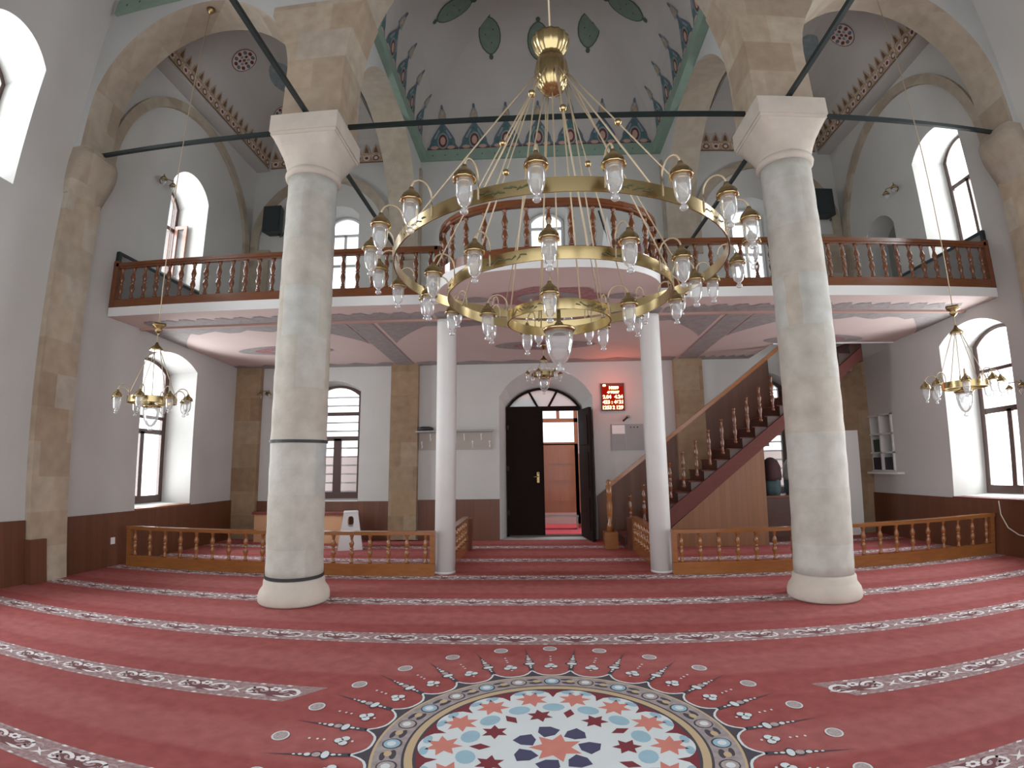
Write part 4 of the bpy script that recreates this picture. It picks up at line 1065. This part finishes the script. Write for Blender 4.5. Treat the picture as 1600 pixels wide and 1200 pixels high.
for body, x, z, sz in (('00', 1.25, 3.115, .06), ('10859', 1.44, 3.055, .085), ('4370007', 1.43, 2.965, .07), ('2.04', 1.30, 2.86, .1), ('4.24', 1.54, 2.86, .1), ('423 :', 1.31, 2.75, .1), ('4621', 1.54, 2.75, .1), ('1253', 1.29, 2.635, .1), ('2', 1.43, 2.635, .1), ('129', 1.55, 2.635, .1)):
    text(body, x, z, sz, t, M['ledtext'])
t = thing('notice_board', 'pale grey notice board with a white sheet beside the slim column', 'notice board', (1.7, D - .02, 1.78))
MB().box(1.36, 2.02, D - .02, D, 1.78, 2.32).build('board', M['grey'], t)
MB().box(1.38, 1.64, D - .024, D - .02, 2.12, 2.3).build('sheet', M['paper'], t); MB().box(1.645, 1.655, D - .026, D - .02, 1.78, 2.32).build('divider', M['steel'], t)
g = MB()
for k in range(3): MB().box(1.75 + k * .07, 1.775 + k * .07, D - .026, D - .02, 2.24, 2.265).build('pin', M['black'], t)
t = thing('spotlight', 'tiny dark spotlight on the wall above the notice board', 'spotlight', (1.7, D - .05, 2.45))
MB().lathe([(.03, -.02), (.035, .02), (.02, .03)], (1.72, D - .03, 2.47), 10).build('mount', M['steel'], t); MB().tube([(1.70, D - .05, 2.46), (1.60, D - .12, 2.38)], .022, 8).build('head', M['black'], t)
# loudspeakers up on the back wall
def speaker(x, z, lab, w=.42, h=.62):
    t = thing('loudspeaker', lab, 'loudspeaker', (x, D - .35, z))
    g = MB().prism([(x - w / 2, D - .36, z), (x + w / 2, D - .36, z), (x + w / 2 - .06, D - .10, z), (x - w / 2 + .06, D - .10, z)], (0, 0, h)); g.build('cabinet', M['spk'], t)
    MB().box(x - w / 2 + .03, x + w / 2 - .03, D - .372, D - .36, z + .03, z + h - .03).build('grille', pbr('grille', (34, 42, 44), .8, bump=.4, bscale=120), t)
    MB().box(x - .05, x + .05, D - .11, D - .0, z + .2, z + .4).build('bracket', M['black'], t)
    MB().tube([(x + .12, D - .2, z), (x + .16, D - .2, z - .08), (x + .2, D - .17, z - .04), (x + .2, D - .13, z + .06)], .012, 5).build('cable', M['black'], t)
speaker(-6.05, 6.72, 'black loudspeaker on the wall above the gallery, left of the banded column'); speaker(6.2, 6.74, 'black loudspeaker on the wall above the gallery, partly behind the unbanded column')
# wall lamps
def sconce(p, n, lab, k=1.):
    t = thing('wall_lamp', lab, 'wall lamp', p); p = Vector(p); n = Vector(n); sd = Vector((-n.y, n.x, 0))
    g = MB(); g.tube([p, p + n * .03], .05 * k, 10); g.build('back_plate', M['goldd'], t)
    for s in (-1, 1):
        e = p + n * .16 * k + sd * s * .13 * k
        MB().tube([p + n * .02, p + n * .08 * k + Vector((0, 0, .05)), e + Vector((0, 0, .05)), e], .01 * k, 5).build('arm', M['goldd'], t)
        o = MB().lathe([(.07 * k, -.05 * k), (.045 * k, -.01), (.015 * k, .02)], e, 10).build('shade', M['goldd'], t)
        MB().lathe([(.045 * k, -.05 * k), (.045 * k, -.1 * k), (.02 * k, -.15 * k), (0, -.16 * k)], e, 10).build('bulb', M['glass'], o)
sconce((-W, 7.7, 6.5), (1, 0, 0), 'two-armed brass wall lamp high on the left wall, beside the upper window'); sconce((W, 8.8, 6.5), (-1, 0, 0), 'two-armed brass wall lamp high on the right wall above the arched niche')
sconce((-6.05, D, 3.1), (0, -1, 0), 'brass wall lamp on the back wall under the gallery, just left of the banded column', .8); sconce((W, 6.72, 2.45), (-1, 0, 0), 'brass wall lamp at the right wall beyond the low window', .9)
tag(MB().box(-W + .035, -W + .05, 7.31, 7.39, .34, .44).build('wall_socket', M['plastic']), 'white wall socket on the brown wainscot of the left wall', 'socket')
g = MB().tube([(W - .045, 7.35, .8), (W - .06, 7.3, .6), (W - .07, 7.15, .42), (W - .06, 6.95, .33), (W - .05, 6.6, .3), (W - .05, 6.48, .15), (W - .06, 6.45, .01)], .009, 6)
tag(g.build('cable', M['cable']), 'thin white cable looping down the wainscot below the right window', 'cable')

# ------------------------------------------------------------------ shelf niche in the right wall
t = thing('wall_shelf', 'white six-compartment shelf set into the right wall', 'shelf', (W, 10.34, 1.27))
g = MB()
for y in (9.94, 10.32, 10.70): g.box(W - .03, W + .2, y - .02, y + .02, 1.25, 2.38)
g.build('upright', M['white'], t)
for z in (1.25, 1.61, 1.98, 2.36): MB().box(W - .03, W + .2, 9.92, 10.72, z - .015, z + .015).build('shelf_board', M['white'], t)
MB().box(W - .14, W, 9.68, 10.74, 1.19, 1.234).build('ledge', M['white'], t)
bk = 0
for y0, z0, n, mt, lab in ((9.985, 1.627, 5, 'book_g', 'green bound book standing in the middle row of the wall shelf'), (9.985, 1.267, 6, 'book_b', 'dark bound book in the bottom row of the wall shelf, window side compartment'), (10.36, 1.267, 6, 'book_b', 'dark bound book in the bottom row of the wall shelf, corner side compartment')):
    if mt == 'book_g': y0 = 10.36
    first = None
    for k in range(n):
        h = .24 + .03 * ((k * 7) % 3); y = y0 + k * .05
        if first is None:
            first = MB().box(W + .01, W + .17, 0, .044, 0, .25).build('book', M[mt]); o = first
        else:
            o = first.copy(); col.objects.link(o)
        o.location = (0, y, z0 + .001); tag(o, lab, 'book', 'books of one compartment: ' + lab[:28])

# ------------------------------------------------------------------ furniture at the back
t = thing('low_chest', 'low tan chest with dark red top against the back wall beneath the window', 'chest', (-5.0, 10.3, 0))
MB().box(-5.95, -4.1, 10.3, 10.7, .004, .56).build('body', M['tancloth'], t); MB().box(-5.98, -4.05, 10.26, 10.72, .56, .61).build('top', M['redtop'], t)
sx, sy = -3.72, 9.75
t = thing('plastic_stool', 'white plastic stool with oval side cutouts beside the low chest', 'stool', (sx, sy, 0))
def stool_side(a):
    c, s = cos(a), sin(a); mb = MB(); wb, wt, zb, zt, db, dt = .225, .13, .0, .66, .235, .14
    L = lambda f: (wb + (wt - wb) * f, db + (dt - db) * f)
    def p(u, z): f = max(0, z / zt); w, d = L(f); x, y = u * w, -d; return (sx + x * c - y * s, sy + x * s + y * c, z + .004)
    n = 16; I = [(.36 * math.copysign(abs(cos(T2 * k / n)) ** .6, cos(T2 * k / n)), max(0, .51) + .095 * math.copysign(abs(sin(T2 * k / n)) ** .6, sin(T2 * k / n))) for k in range(n)]
    O = []
    for k in range(n):
        b = T2 * k / n; m = max(abs(cos(b)), abs(sin(b))); O.append((cos(b) / m, .33 + .33 * sin(b) / m))
    mb.strip([p(u, z) for u, z in O], [p(u, z) for u, z in I], 0, close=True)
    return mb
for k in range(4): stool_side(pi / 2 * k + .35).build('side', M['plastic'], t)
g = MB().lathe([(.185, .655), (.19, .675), (.17, .69), (0, .692)], (0, 0, 0), 4, smooth=False)
g.v = [(sx + x * cos(.35 + pi / 4) - y * sin(.35 + pi / 4), sy + x * sin(.35 + pi / 4) + y * cos(.35 + pi / 4), z + .002) for x, y, z in g.v]
g.build('seat', M['plastic'], t)
t = thing('cabinet', 'dark brown cabinet in the gap behind the stair panel, below the window', 'cabinet', (4.75, 10.3, 0))
MB().box(4.1, 5.35, 10.1, 10.62, .004, .82).build('body', M['stepwood'], t); MB().box(4.08, 5.37, 10.08, 10.64, .82, .86).build('top', M['oakd'], t)
for x in (4.42, 5.03): 
    d_ = MB().box(x - .29, x + .29, 10.075, 10.1, .08, .8).build('door', M['stepwood'], t); MB().lathe([(.015, -.02), (.015, .02)], (x + .24, 10.06, .48), 8).build('knob', M['goldd'], d_)
def draped(x, y, z0, m1, m2, lab, w=.17):
    t = thing('folded_cloak', lab, 'cloak', (x, y, z0)); n = 20
    MB().lathe([(w * .85, 0), (w, .12), (w * .98, .3)], (x, y, z0 + .001), n, flute=5, fl=.08).build('lining', M[m2], t)
    MB().lathe([(w * 1.02, .28), (w * 1.12, .36), (w * 1.02, .55), (w * .75, .66), (w * .3, .72), (0, .73)], (x, y, z0), n, flute=3, fl=.06).build('cloth', M[m1], t)
draped(4.37, 10.3, .86, 'jacket_d', 'teal_cloth', 'dark maroon rounded cloth bundle on the cabinet, touching the stair panel edge')
draped(4.83, 10.3, .86, 'jacket_g', 'teal_cloth', 'grey rounded cloth bundle on the cabinet, right of the maroon one', .19)
t = thing('folding_partition', 'narrow pale panel leaning in the right back corner behind the stone column', 'panel', (6.15, 10.4, 0))
MB().box(5.98, 6.3, 10.44, 10.48, .004, 2.08).build('leaf', M['white'], t); MB().box(5.96, 5.99, 10.43, 10.49, .004, 2.1).build('edge', M['steel'], t)
# arrow-like ornament of two pointed banners on the gallery
t = thing('pennant', 'white pointed pennant on a dark stick, standing behind the bowed railing', 'pennant', (.8, 6.6, ZG))
MB().tube([(.84, 6.62, ZG + .004), (.80, 6.61, 4.6), (.71, 6.6, 4.95)], .012, 6).build('pole', M['black'], t)
MB().prism([(.72, 6.6, 4.3), (.86, 6.6, 4.3), (.87, 6.6, 4.62), (.82, 6.6, 4.87), (.77, 6.6, 4.66)], (0, .01, 0)).build('cloth', M['paper'], t)
rm = pbr('dusty_pink_mat', (150, 92, 86), .9, nz=(12, .1))
for x, y, r, lab, m_ in ((.98, 6.75, .11, 'dusty pink rolled mat upright behind the bowed railing, next to the pennant', rm), (1.2, 6.82, .1, 'dusty pink rolled mat upright behind the bowed railing, nearest its right end', rm), (1.35, 7.1, .05, 'narrow white roll upright behind the right end of the bowed railing', M['paper'])):
    g = MB().lathe([(r, .004), (r, .62 if r > .06 else .7)], (x, y, ZG), 18); g.lathe([(r * .6, .6), (r * .6, .63)], (x, y, ZG), 14)
    tag(g.build('rolled_mat', m_), lab, 'rolled mat')

# ------------------------------------------------------------------ light
w = bpy.data.worlds.new('sky'); scn.world = w; w.use_nodes = True
bg = w.node_tree.nodes['Background']; bg.inputs[0].default_value = (.92, .965, 1., 1); bg.inputs[1].default_value = 2.35
def area(loc, rot, sx_, sy_, power, c=(1, 1, 1)):
    l = bpy.data.lights.new('daylight', 'AREA'); l.shape = 'RECTANGLE'; l.size = sx_; l.size_y = sy_; l.energy = power; l.color = c
    o = bpy.data.objects.new('daylight', l); col.objects.link(o); o.location = loc; o.rotation_euler = rot; return o
for mp_, h, sd in ((mpL, hLL, -1), (mpL, hLU, -1), (mpL, hLF, -1), (mpL, hLA, -1), (mpR, hRL, 1), (mpR, hRU, 1), (mpR, hRA, 1), (mpR, hRF, 1), (mpB, hGL, 0), (mpB, hGC, 0), (mpB, hGR, 0)):
    a_, b_ = h['u1'] - h['u0'], h['spring'] + h['rise'] - h['z0']
    p_ = mp_((h['u0'] + h['u1']) / 2, (h['z0'] + h['spring'] + h['rise']) / 2, h['depth'] + .35)
    rot = (pi / 2, 0, 0) if sd == 0 else (pi / 2, 0, -pi / 2 * sd)
    if sd: rot = (pi / 2, 0, pi / 2 * (1 if sd > 0 else -1))
    area(p_, rot, a_ + .5, b_ + .5, 17 * pi * (a_ + .5) * (b_ + .5), (.96, .98, 1.))
pl = bpy.data.lights.new('led_glow', 'POINT'); pl.energy = 9; pl.color = (1, .12, .06); pl.shadow_soft_size = .15
po = bpy.data.objects.new('led_glow', pl); col.objects.link(po); po.location = (1.42, D - .45, 3.05)

# ------------------------------------------------------------------ camera: wide phone lens with barrel distortion
cam = bpy.data.cameras.new('camera'); co = bpy.data.objects.new('camera', cam); col.objects.link(co); scn.camera = co
yaw, pit, rol = -0.0471, 0.1482, -0.0123
cx_, cy_, h_ = -.1874, 0., 1.6
f_ = Vector((sin(yaw) * cos(pit), cos(yaw) * cos(pit), sin(pit))); r_ = Vector((cos(yaw), -sin(yaw), 0)); u_ = r_.cross(f_)
r2 = r_ * cos(rol) + u_ * sin(rol); u2 = -r_ * sin(rol) + u_ * cos(rol)
co.matrix_world = Matrix(((r2.x, u2.x, -f_.x, cx_), (r2.y, u2.y, -f_.y, cy_), (r2.z, u2.z, -f_.z, h_), (0, 0, 0, 1)))
cam.type = 'PANO'; cam.sensor_width = 36.; cam.sensor_height = 27.; cam.sensor_fit = 'HORIZONTAL'; cam.clip_start = .05
K = (0.05643036348278056, -0.00032980254615191826, -3.060506485543222e-05, 1.0893989395037895e-06)
cy = cam.cycles if hasattr(cam, 'cycles') else cam
cy.panorama_type = 'FISHEYE_LENS_POLYNOMIAL'; cy.fisheye_fov = pi
cy.fisheye_polynomial_k0 = 0.
cy.fisheye_polynomial_k1, cy.fisheye_polynomial_k2, cy.fisheye_polynomial_k3, cy.fisheye_polynomial_k4 = [-k for k in K]

# ------------------------------------------------------------------ view
scn.view_settings.view_transform = 'Standard'; scn.view_settings.look = 'None'; scn.view_settings.exposure = .0; scn.view_settings.gamma = 1.12
c_ = scn.cycles
c_.use_denoising = True; c_.max_bounces = 8; c_.diffuse_bounces = 5; c_.glossy_bounces = 3; c_.transmission_bounces = 4; c_.transparent_max_bounces = 16
c_.caustics_reflective = False; c_.caustics_refractive = False; c_.sample_clamp_indirect = 6.
for o in scn.objects:
    if '_org' in o: del o['_org']
